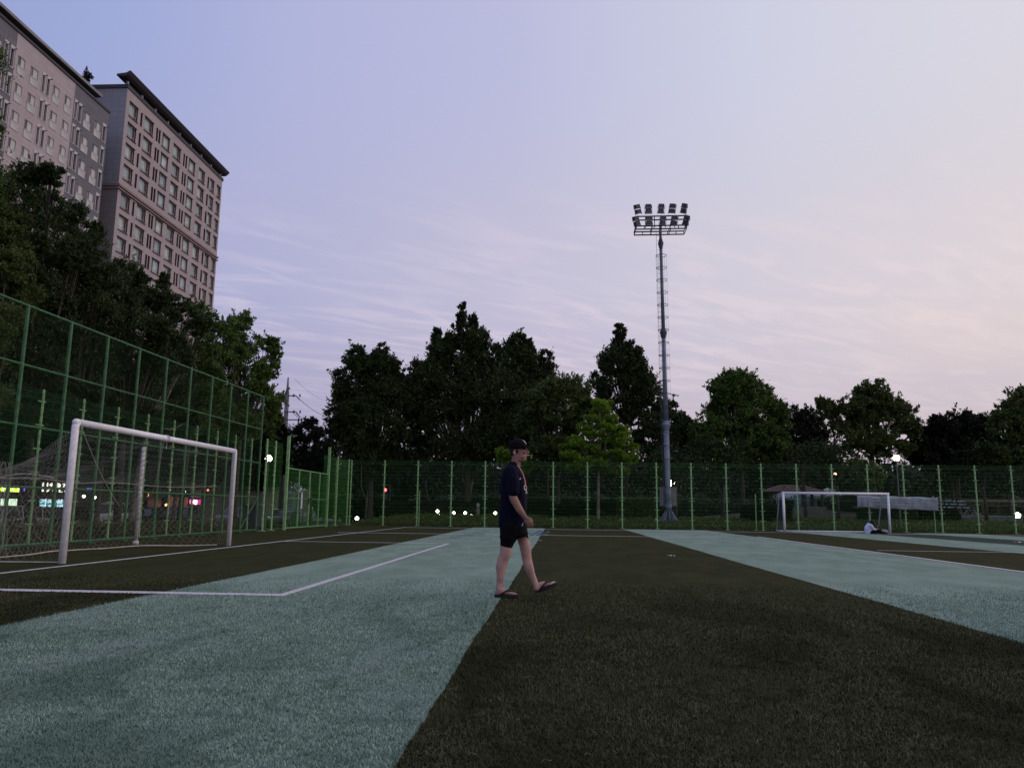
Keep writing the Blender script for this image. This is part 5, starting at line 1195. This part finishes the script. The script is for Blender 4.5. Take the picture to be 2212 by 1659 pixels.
b = MB(); b.box((Lp/2,-.9,zt_), (Lp,.12,.13)); b.box((Lp/2,.9,zt_), (Lp,.12,.13)); b.build('beam', mwd, pg_)
b = MB(); [b.box((x,0,zt_+.12), (.08,2.3,.1)) for x in np.arange(.2, Lp, .55)]; b.build('rafters', mwb, pg_)
b = MB(); b.box((Lp/2,-.9,zt_-.36), (Lp,.08,.16)); b.build('lower_beam', mwb, pg_)
for i in range(5):
    for y in (-.9,.9): b = MB(); b.box((.5+i*(Lp-1)/4,y,zt_/2-.04), (.22,.2,zt_-.1)); b.build('post', mwb, pg_)
m_kerb = M('kerb_white', (.40,.39,.35), .8, .1, 4)
def on_park(px, py):
    z_ = .4
    for _ in range(25):
        q = G(px, py, z_); z_ = .5*z_+.5*ground_h(q.x, q.y)
    return q
b = MB(); A = PY(2045,1131,54.5); B = PY(2172,1137,54.0)
b.box(((A.x+B.x)/2,54.3,ground_h(26,54)+.04), (B.x-A.x,.3,.16)); b.build('kerb', m_kerb, kind='structure')
wl_ = empty('low_wall', (PY(2064,1100,57.5).x,57.5,ground_h(26,57)), label='low grey green bench wall behind the white kerb on the right', cat='wall')
b = MB(); b.box((2.1,0,.2), (4.6,.5,.42)); b.build('wall', M('wall_greygreen', (.12,.15,.14), .8, .15, 3), wl_); b = MB(); b.box((2.1,0,.43), (4.7,.6,.05)); b.build('coping', m_kerb, wl_)
bx_ = PY(2092,1100,57.0); bi = empty('bicycle', (bx_.x,56.9,ground_h(bx_.x,57)), label='bicycle leaning by the low wall beside a dark trunk', cat='bicycle')
mbk = M('bike_metal', (.25,.26,.28), .4, metal=.5)
for sx in (-.52,.52): b = MB(); b.tube([(sx+.33*math.cos(a),0,.34+.33*math.sin(a)) for a in np.linspace(0,2*math.pi,20,endpoint=False)], .02, 5, closed=True); b.build('wheel', mbk, bi)
b = MB()
for p_, q_ in (((-.52,0,.34),(-.15,0,.85)),((-.15,0,.85),(.38,0,.85)),((.38,0,.85),(.52,0,.34)),((-.05,0,.34),(-.15,0,.85)),((-.05,0,.34),(.38,0,.82)),((-.52,0,.34),(-.05,0,.34)),((.38,0,.85),(.36,0,1.02)),((.36,-.25,1.02),(.36,.25,1.02))): b.tube([p_,q_], .018, 6)
b.build('frame', mbk, bi); b = MB(); b.ell((-.18,0,.95), (.14,.07,.04)); b.build('saddle', m_lampbox, bi)
sb = on_park(1941,1140); r = empty('stone_block', (sb.x, sb.y, sb.z), label='small pale stone lump at the foot of the lit globe lamp', cat='stone'); b = MB(); b.ell((0,0,.1), (.2,.16,.14), None, 10, 6); b.ell((.14,-.05,.06), (.14,.12,.09), None, 8, 5); b.build('stone', m_kerb, r)

# ================================================================== PEOPLE
m_skin = M('skin', (.27,.145,.115), .55, .10, 9, spec=.3); m_skinl = M('skin_legs', (.40,.245,.22), .6, .14, 7, spec=.3)
m_hair = M('hair_black', (.008,.007,.007), .6); m_blackc = M('cloth_black', (.005,.005,.007), .9, .2, 20, bump=.2, spec=.1); m_foam = M('foam_black', (.014,.013,.015), .6)
# jersey: navy with a red centre band edged white on the front
def jersey_mat():
    m = bpy.data.materials.new('jersey'); m.use_nodes = True; t = m.node_tree; b = t.nodes['Principled BSDF']; b.inputs['Roughness'].default_value = .9; b.inputs['Specular IOR Level'].default_value = .12
    tx = N('ShaderNodeTexCoord', t); s = N('ShaderNodeSeparateXYZ', t); t.links.new(tx.outputs['Object'], s.inputs[0])
    ay = math_('ABSOLUTE', math_('SUBTRACT', s.outputs[1], -.0, nt_=t), nt_=t)
    red = math_('MULTIPLY', math_('LESS_THAN', ay, .072, nt_=t), math_('GREATER_THAN', s.outputs[2], 1.23, nt_=t), nt_=t)
    wh = math_('MULTIPLY', math_('LESS_THAN', ay, .092, nt_=t), math_('GREATER_THAN', s.outputs[2], 1.23, nt_=t), nt_=t)
    fr = math_('GREATER_THAN', s.outputs[0], .04, nt_=t)
    red = math_('MULTIPLY', red, fr, nt_=t); wh = math_('MULTIPLY', wh, fr, nt_=t)
    no = N('ShaderNodeTexNoise', t); no.inputs['Scale'].default_value = 14; t.links.new(tx.outputs['Object'], no.inputs['Vector'])
    nav = mixc(no.outputs[0], (.002,.0025,.010,1), (.005,.0055,.020,1), t)
    wv = N('ShaderNodeTexNoise', t); wv.inputs['Scale'].default_value = 5; wv.inputs['Distortion'].default_value = 1.2; wv.inputs['Detail'].default_value = 2; mpp = N('ShaderNodeMapping', t); mpp.inputs['Scale'].default_value = (1.4,1.4,.55); mpp.inputs['Rotation'].default_value = (0,.5,0); t.links.new(tx.outputs['Object'], mpp.inputs[0]); t.links.new(mpp.outputs[0], wv.inputs['Vector'])
    bm_ = N('ShaderNodeBump', t); bm_.inputs['Strength'].default_value = .9; bm_.inputs['Distance'].default_value = .05; t.links.new(wv.outputs[0], bm_.inputs['Height']); t.links.new(bm_.outputs[0], b.inputs['Normal'])
    c = mixc(wh, nav, (.42,.38,.46,1), t); c = mixc(red, c, (.36,.015,.03,1), t); t.links.new(c, b.inputs['Base Color']); return m
pos = G(1106.7, 1291.7); man = empty('person', (pos.x, pos.y+.09, .012), label='man in navy football jersey, black shorts, cap and flip-flops walking right', cat='person')
SC = 788*pos.y/9.0*0+788.0*1.0; FK = (PY(1106.7,1000,pos.y)-PY(1107.7,1000,pos.y)).length*.7369/2.963
def K(cx, cy, v=0.0):      # survey of the figure (profile) -> metres in his own frame
    p = PY((1350+cx/2.963)*.7369, (1240+cy/2.963)*.7369, pos.y+.09*0+v*.0+.0)
    q = p-Vector((pos.x, pos.y, .012)); s_ = (pos.y+.09+v)/pos.y       # keep the sight line when the part lies nearer or farther
    w = CAMP+(p-CAMP)*s_; return Vector((w.x-pos.x, v, w.z-.012))
def rr(px): return px*FK
def interp(pts, rad, n=6):
    P, Q = [], []
    for i in range(len(pts)-1):
        for k in range(n): t_ = k/n; P.append(pts[i].lerp(pts[i+1], t_)); a = t_*t_*(3-2*t_); Q.append(rad[i]*(1-a)+rad[i+1]*a)
    P.append(pts[-1]); Q.append(rad[-1]); return P, Q
def limb(b, pts, rad, flat=(1,1), k=16, n=6): P, Q = interp(pts, rad, n); b.tube(P, Q, k, round_=True, flat=flat)
def secs(b, rows_, mirror=None, p=2.3, k=32, yc=0):
    S = []
    for cy, xb, xf, hv in rows_:
        A_, B_ = K(xb, cy, yc), K(xf, cy, yc); S.append(((A_.x+B_.x)/2, yc, (A_.z+B_.z)/2, (B_.x-A_.x)/2, hv))
    S.sort(key=lambda q: q[2]); b.loft(S, k, True, p)
body = MB()
# torso + neck under the clothes
secs(body, [(905,352,520,.15),(800,350,545,.15),(700,358,556,.155),(600,362,556,.165),(500,372,552,.18),(430,385,535,.18),(395,405,515,.13)], p=2.2)
limb(body, [K(470,430), K(472,380), K(484,330), K(495,285)], [rr(52), rr(45), rr(43), rr(46)], k=20)
# head
hc = K(503,235); body.ell(hc+Vector((-.008,0,.018)), (.098,.077,.098)); body.ell(K(512,262), (.082,.064,.082)); body.ell(K(535,285), (.055,.052,.055))
limb(body, [K(470,305,-.03), K(515,318,-.036), K(552,318,-.014), K(556,318,0), K(552,318,.014), K(515,318,.036), K(470,305,.03)], [.024,.022,.019,.019,.019,.022,.024], k=10)
body.ell(K(560,311), (.020,.022,.018))                                            # chin
limb(body, [K(573,228), K(580,243), K(588,256)], [.009,.011,.0125], k=10); body.ell(K(582,261,-.011), (.010,.009,.008)); body.ell(K(582,261,.011), (.010,.009,.008))
body.ell(K(574,278), (.012,.024,.0065)); body.ell(K(572,287), (.012,.022,.007)); body.ell(K(567,273), (.013,.022,.012))
limb(body, [K(568,222,-.035), K(573,220,0), K(568,222,.035)], [.011,.010,.011], k=8)
for sv in (-1, 1):
    body.ell(K(552,252,sv*.043), (.026,.020,.020)); body.ell(K(528,292,sv*.046), (.04,.015,.03))
    ear = K(466,257,sv*.078); body.tube([ear+Vector((.012*math.cos(a)+.004*0, sv*.004, .024*math.sin(a)+.004)) for a in np.linspace(-.6, 4.2, 12)], .0045, 8); body.ell(ear+Vector((.003,-sv*.004,0)), (.013,.008,.024))
# arms
RA = [K(440,425,-.17), K(450,540,-.235), K(458,650,-.25), K(508,745,-.25), K(560,818,-.245)]
limb(body, RA, [.062,.056,.046,.041,.028])
LA = [K(430,425,.17), K(395,540,.24), K(372,640,.255), K(385,745,.26), K(410,818,.26)]
limb(body, LA, [.062,.056,.046,.040,.027])
def hand(b, W, d, side):      # W wrist, d forearm direction; side -1 = right hand (palm towards +v)
    d = d.normalized(); up_ = Vector((0, 1, 0))*(-side*1.0); fw = up_.cross(d).normalized()*(1 if up_.cross(d).x > 0 else -1)
    c = W+d*.045; rot = Matrix((fw, up_, d)).transposed()
    b.ell(c, (.038,.017,.050), rot, 14, 8); b.ell(W+d*.01, (.026,.021,.03), rot, 12, 8); b.ell(W+d*.075, (.037,.015,.02), rot, 12, 6)
    for k, (off, ln) in enumerate(((.029,.92),(.010,1.0),(-.009,.95),(-.027,.78))):
        a = W+d*(.085-.004*abs(k-1)) + fw*off; q1 = a+(d*.030+up_*-side*0+Vector((0,-side*-.0,0))).copy()*ln
        pal = Vector((0, -side, 0))
        p1 = a+(d*.030+pal*.010)*ln; p2 = p1+(d*.014+pal*.020-fw*.004)*ln; p3 = p2+(-d*.008+pal*.016-fw*.004)*ln
        limb(b, [a-d*.01, a, p1, p2, p3], [.0095,.0095,.0088,.0082,.0070], k=8, n=3)
    pal = Vector((0, -side, 0)); t0 = W+d*.025+fw*.026; limb(b, [t0, t0+d*.022+fw*.016+pal*.006, t0+d*.045+fw*.017+pal*.018, t0+d*.064+fw*.008+pal*.026], [.012,.011,.0098,.008], k=8, n=3)
hand(body, RA[-1], K(598,872,-.245)-RA[-1], -1); hand(body, LA[-1], K(425,880,.26)-LA[-1], 1)
# legs
RL = [K(445,880,-.085), K(412,1000,-.09), K(395,1080,-.09), K(390,1135,-.09), K(366,1190,-.09), K(352,1250,-.09), K(347,1330,-.09), K(340,1400,-.09), K(336,1450,-.09)]
limb(body, RL, [rr(66), rr(56), rr(50), rr(49), rr(47), rr(45), rr(33), rr(27), rr(29)], k=20)
LL = [K(480,880,.085), K(532,980,.09), K(556,1050,.09), K(568,1120,.09), K(576,1180,.09), K(593,1250,.09), K(622,1330,.09), K(652,1400,.09), K(668,1432,.09)]
limb(body, LL, [rr(66), rr(50), rr(48), rr(46), rr(43), rr(41), rr(31), rr(27), rr(29)], k=20)
body.ell(K(412,1122,-.09), (rr(30),rr(34),rr(34))); body.ell(K(592,1108,.09), (rr(26),rr(34),rr(36)))
def foot(b, heel, toe, v, sgn):      # heel, toe as survey points; toes with gaps
    H, T = K(*heel, v), K(*toe, v); d = (T-H); L_ = d.length; d.normalize(); n_ = Vector((-d.z, 0, d.x)); y_ = Vector((0,1,0)); rot = Matrix((d, y_, n_)).transposed()
    b.ell(H+d*.035+n_*.030, (.038,.031,.032), rot); b.ell(H+d*.085+n_*.040, (.06,.029,.034), rot); b.ell(H+d*.135+n_*.026, (.06,.036,.024), rot); b.ell(H+d*.178+n_*.018, (.035,.043,.017), rot)
    for k in range(5):
        yy = (k-2)*.0175*sgn; ln = (.042,.038,.033,.029,.024)[k]; base_ = H+d*(.188-.007*k)+y_*(yy+.004*sgn)+n_*.016
        limb(b, [base_, base_+d*ln*.55+n_*.002, base_+d*ln-n_*.002], [(.0135,.0095,.009,.0085,.008)[k]]*2+[(.012,.0085,.008,.0075,.007)[k]], k=8, n=2)
    return H, T, d, n_, rot, L_
RF = foot(body, (301,1493), (494,1492), -.09, 1); LF = foot(body, (656,1455), (822,1393), .09, -1)
baked(body, 'body', m_skinl, man, .0055, 3)
# warmer, darker skin on face and arms is the same person: second slot by height
bo_ = [c for c in bpy.data.objects if c.parent == man and c.name.startswith('body')][0]
bo_.data.materials.append(m_skin)
idx = np.array([1 if p_.center.z > .62 else 0 for p_ in bo_.data.polygons], dtype=np.int32); bo_.data.polygons.foreach_set('material_index', idx)
# jersey
sh = MB()
secs(sh, [(908,328,560,.185),(890,329,566,.188),(800,334,574,.185),(700,341,578,.182),(600,346,577,.188),(500,351,569,.20),(440,358,549,.205),(405,374,530,.185),(380,392,516,.14),(358,410,502,.09),(338,425,488,.065)], p=2.35)
limb(sh, [K(432,430,-.16), K(448,500,-.215), K(456,560,-.245), K(459,592,-.25)], [.085,.080,.072,.070], k=24); limb(sh, [K(432,430,.16), K(405,520,.22), K(385,590,.25)], [.085,.080,.072], k=24)
jersey = baked(sh, 'jersey', jersey_mat(), man, .006, 5)
b = MB(); b.tube([K(430+46-46*math.cos(a)*1.0+6, 338+30*(1-math.cos(a))*1.0-4, .058*math.sin(a)) for a in np.linspace(0, 2*math.pi, 28, endpoint=False)], .007, 6, closed=True); b.build('collar', M('collar_navy', (.012,.012,.03), .8), man, True)
dg = bpy.context.evaluated_depsgraph_get()
def project(me, bvh, D_, off=.002):      # press flat lettering onto the cloth
    for v_ in me.vertices:
        h_ = bvh.ray_cast(v_.co-D_*.5, D_)
        if h_[0] is not None: v_.co = h_[0]-D_*(off)
    return me
bv = BVHTree.FromPolygons([v_.co.copy() for v_ in jersey.data.vertices], [tuple(p_.vertices) for p_ in jersey.data.polygons])
TM = Matrix.Rotation(R_(90),4,'Z') @ Matrix.Rotation(R_(90),4,'X')
def chest_text(tx_, size, z_, y_=0, name='lettering', mt=None):
    me = text_geo(tx_, size, 0, bold=size*.02); me.transform(Matrix.Translation((.3, y_, z_)) @ TM)
    import bmesh; bm = bmesh.new(); bm.from_mesh(me); bmesh.ops.triangulate(bm, faces=bm.faces); bmesh.ops.subdivide_edges(bm, edges=[e for e in bm.edges if e.calc_length() > .02], cuts=2); bm.to_mesh(me); bm.free()
    project(me, bv, Vector((-1,0,0)), .004); me.materials.clear(); return link(name, me, mt, man)
m_txt = M('print_white', (.60,.58,.64), .6); zq = K(560,565).z; zq2 = K(560,600).z
chest_text('QATAR', .078, zq, 0, 'lettering', m_txt); chest_text('AIRWAYS', .045, zq2-.004, 0, 'lettering', m_txt)
# small stroke mark on the right chest, red patch and white tag at the hem, shorts mark
b = MB()
def patch(cx0, cy0, cx1, cy1, w, v, mat, name):
    A_, B_ = K(cx0, cy0, v), K(cx1, cy1, v); q = MB(); d_ = (B_-A_).normalized(); n_ = Vector((-d_.z,0,d_.x)); me_pts = []
    for s_ in (-1, 1):
        for i in range(7): me_pts.append(A_.lerp(B_, i/6)+n_*w*s_*(1-.5*abs(i-2)/5))
    out_ = []
    for p_ in me_pts:
        h_ = bv.ray_cast(Vector((p_.x, -.6, p_.z)), Vector((0,1,0))); out_.append(h_[0]+Vector((0,-.004,0)) if h_[0] is not None else p_)
    q.v = [tuple(p_) for p_ in out_]; q.f = [(i, i+1, 7+i+1, 7+i) for i in range(6)]; o_ = q.build(name, mat, man); o_.modifiers.new('s','SOLIDIFY').thickness = .002; return o_
patch(521,495,528,482,.005,0,m_txt,'chest_mark'); patch(414,870,416,894,.014,0,M('patch_red', (.16,.015,.02), .7),'hem_patch')
b = MB(); A_ = K(541,870,-.12); b.box(A_+Vector((0,-.055,-.012)), (.010,.006,.036), Matrix.Rotation(R_(14),3,'Y')); b.build('hem_tag', m_txt, man)
# shorts
st_ = MB(); secs(st_, [(985,345,560,.172),(950,342,583,.176),(905,340,578,.176),(860,346,568,.165)], p=2.4)
limb(st_, [K(440,900,-.085), K(415,990,-.09), K(402,1046,-.09)], [rr(92), rr(76), rr(58)], k=24); limb(st_, [K(490,900,.085), K(530,965,.09), K(549,1006,.09)], [rr(90), rr(60), rr(44)], k=24)
baked(st_, 'shorts', m_blackc, man, .006, 4)
# cap
cp = MB(); c0 = K(500,205); cp.ell(c0+Vector((-.006,0,.014)), (.104,.086,.080), None, 24, 14); cp.loft([(c0.x-.006,0,c0.z-.036,.101,.082),(c0.x-.006,0,c0.z+.014,.104,.086)], 28)
br = K(575,222); n = 14
P_ = []
for i in range(n+1):
    a = -math.pi/2+math.pi*i/n; P_.append((.082*math.cos(a)*1.0, .075*math.sin(a)))
top_ = []; 
for i in range(n+1):
    x_, y_ = P_[i]; top_.append(Vector((K(556,213).x+x_*.98-.01, y_, K(556,213).z+.010-.16*x_+.0-.9*y_*y_*2.2)))
bq = MB(); inner = [Vector((K(530,208).x, P_[i][1]*1.0, K(530,208).z+.012-1.2*P_[i][1]**2)) for i in range(n+1)]
for i in range(n): bq.quad(inner[i], inner[i+1], top_[i+1], top_[i])
capo = baked(cp, 'cap', m_blackc, man, .006, 3); o = bq.build('cap_brim', m_blackc, capo, True); md = o.modifiers.new('s','SOLIDIFY'); md.thickness = .006; md.offset = 0
bvc = BVHTree.FromPolygons([v_.co.copy() for v_ in capo.data.vertices], [tuple(p_.vertices) for p_ in capo.data.polygons])
for ch, dy in (('N',0),('Y',.0)):
    me = text_geo(ch, .062, 0, bold=.0015); me.transform(Matrix.Translation((.4, dy-.012, K(545,168).z)) @ TM)
    for v_ in me.vertices: v_.co.y = v_.co.y
    import bmesh; bm = bmesh.new(); bm.from_mesh(me); bmesh.ops.triangulate(bm, faces=bm.faces); bmesh.ops.subdivide_edges(bm, edges=[e for e in bm.edges if e.calc_length() > .015], cuts=2); bm.to_mesh(me); bm.free()
    project(me, bvc, Vector((-1,0,0)), .003); me.materials.clear(); link('cap_emblem', me, m_txt, man)
# hair below the cap, eyes, brows, earbud
hb = MB(); hb.ell(K(464,232), (.056,.072,.045)); hb.ell(K(452,255), (.032,.060,.040)); 
for sv in (-1,1): hb.ell(K(492,238,sv*.066), (.020,.010,.034))
baked(hb, 'hair', m_hair, man, .006, 3)
for sv in (-1,1):
    b = MB(); b.ell(K(563,241,sv*.030), (.010,.012,.008), None, 10, 6); b.build('eye', M('eye_dark', (.02,.015,.015), .2), man, True)
    b = MB(); b.tube([K(556,229,sv*.046), K(568,227,sv*.03), K(572,230,sv*.014)], .0035, 5); b.build('eyebrow', m_hair, man, True)
b = MB(); b.ell(K(468,259,-.084), (.007,.007,.007), None, 10, 6); b.tube([K(467,260,-.089), K(472,264,-.090), K(475,270,-.088)], [.004,.0035,.003], 8, round_=True); b.build('earbud', M('earbud_white', (.8,.78,.76), .3), man, True)
cg = K(579,282,-.006); o = MB().tube([cg, cg+Vector((.035,-.004,.004))], .004, 8).build('cigarette', M('paper_white', (.62,.6,.58)), label='small white stick between the lips of the walking man', cat='cigarette'); o.location = man.location
# flip-flops
for (H, T, d, n_, rot, L_), th, sg_ in ((RF, .032, 1), (LF, .040, -1)):
    outl = []
    for i in range(28):
        a = 2*math.pi*i/28; u_ = .5+.5*math.cos(a); w = .030+.020*u_**.8; outl.append((-.012+.285*u_, (w+.006)*math.sin(a)*(1.0 if abs(math.sin(a)) > .2 else 1)))
    M4 = Matrix.Translation(H-n_*.002+Vector((0,0,0))) @ rot.to_4x4(); b = MB(); b.prism(outl, -th+.010, .010, M4)
    if sg_ == -1:
        for i, v_ in enumerate(b.v):
            q = rot.transposed() @ (Vector(v_)-H); 
            if q.z < 0: q.z += .030*max(0, (q.x-.17)/.1)**2+.012*max(0, (.03-q.x)/.03); b.v[i] = tuple(H+rot @ q)
    o = b.build('flip_flop', m_foam, man); md = o.modifiers.new('b','BEVEL'); md.width = .006; md.segments = 2
    def L3(x_, y_, z_): return H+rot @ Vector((x_, y_, z_))
    b = MB()
    for sy in (-1, 1):
        b.tube([L3(.055,sy*.045,.004), L3(.095,sy*.044,.030), L3(.135,sy*.034,.052), L3(.172,sy*.016,.046), L3(.196,sy*.003+.006*sg_,.030), L3(.202,.006*sg_,.012)], [.016,.020,.019,.014,.008,.006], 10, round_=True, flat=(.45,1.0), up=(0,1,0))
    b.build('strap', m_foam, o)

# ---- sitting person inside the small goal
p0 = PY(1880,1150,40.9); gz0 = .005
def K2(x, y, v=0): q = PY(x, y, 40.9); return Vector((q.x-p0.x, v, q.z))
sit = empty('person', (p0.x, 40.9, 0), label='person with long black hair and white shirt sitting on the ground in the small goal', cat='person')
k2 = 40.9/FP; b = MB()
limb(b, [K2(1878,1150), K2(1877,1142), K2(1879,1136)], [.15,.13,.13], (1,1.2)); limb(b, [K2(1880,1135), K2(1884,1131)], [.055,.05]); b.ell(K2(1886,1128.5), (.095,.075,.11)); b.ell(K2(1889.5,1129.5), (.02,.012,.015))
for sv in (-1,1):
    limb(b, [K2(1878,1135.5,sv*.16), K2(1885,1143,sv*.19), K2(1893,1143.5,sv*.08), K2(1895.5,1141.5,sv*.04)], [.05,.042,.032,.024]); b.ell(K2(1896.8,1140.5,sv*.035), (.045,.02,.035))
    for f_ in range(4): limb(b, [K2(1897,1140.8,sv*.035)+Vector((0,0,.012*(f_-1.5))), K2(1898.2,1140.8,sv*.02)+Vector((0,0,.012*(f_-1.5)))], [.009,.008], k=6, n=2)
    limb(b, [K2(1882,1149,sv*.1), K2(1895,1147.5,sv*.12), K2(1904,1150,sv*.1)], [.085,.062,.045]); limb(b, [K2(1904,1150,sv*.1), K2(1911,1151,sv*.1), K2(1913,1149,sv*.1)], [.042,.038,.03])
baked(b, 'body', m_skin, sit, .014, 2)
b = MB(); limb(b, [K2(1878,1149), K2(1876,1142), K2(1879,1136)], [.17,.165,.15], (1,1.25), k=20)
for sv in (-1,1): limb(b, [K2(1879,1136,sv*.15), K2(1884,1142.5,sv*.2), K2(1888,1143.6,sv*.15)], [.085,.072,.06])
baked(b, 'shirt', M('shirt_white', (.50,.54,.70), .8, .08, 8), sit, .014, 3)
b = MB()
for sv in (-1,1): limb(b, [K2(1880,1150,sv*.08), K2(1895,1147,sv*.13), K2(1905,1150.3,sv*.1), K2(1909,1151,sv*.1)], [.115,.085,.066,.05])
baked(b, 'trousers', m_blackc, sit, .014, 2)
b = MB(); b.ell(K2(1884.6,1127.3), (.125,.10,.125)); limb(b, [K2(1882,1129), K2(1879,1135), K2(1885,1141)], [.10,.11,.075], (1,1.1)); limb(b, [K2(1886,1130,-.07), K2(1888,1137,-.08), K2(1887,1141,-.08)], [.045,.04,.02]); baked(b, 'hair', m_hair, sit, .012, 2)
for sv in (-1,1): b = MB(); b.ell(K2(1911.5,1151.4,sv*.1), (.13,.045,.045)); b.build('shoe', m_foam, sit, True)
o = MB().box(K2(1898.5,1139.5), (.02,.075,.15), Matrix.Rotation(R_(-25),3,'Y')).build('phone', M('phone_black', (.01,.01,.012), .3), label='dark phone held up by the sitting person', cat='phone'); o.location = sit.location
b = MB(); q = K2(1905,1145); b.ell(q+Vector((.05,-.25,-.03)), (.16,.08,.05)); b.box(q+Vector((.0,-.25,.0)), (.18,.1,.09)); o = b.build('bag', M('bag_pale', (.35,.38,.42), .7), label='small pale bag beside the legs of the sitting person', cat='bag'); o.location = sit.location
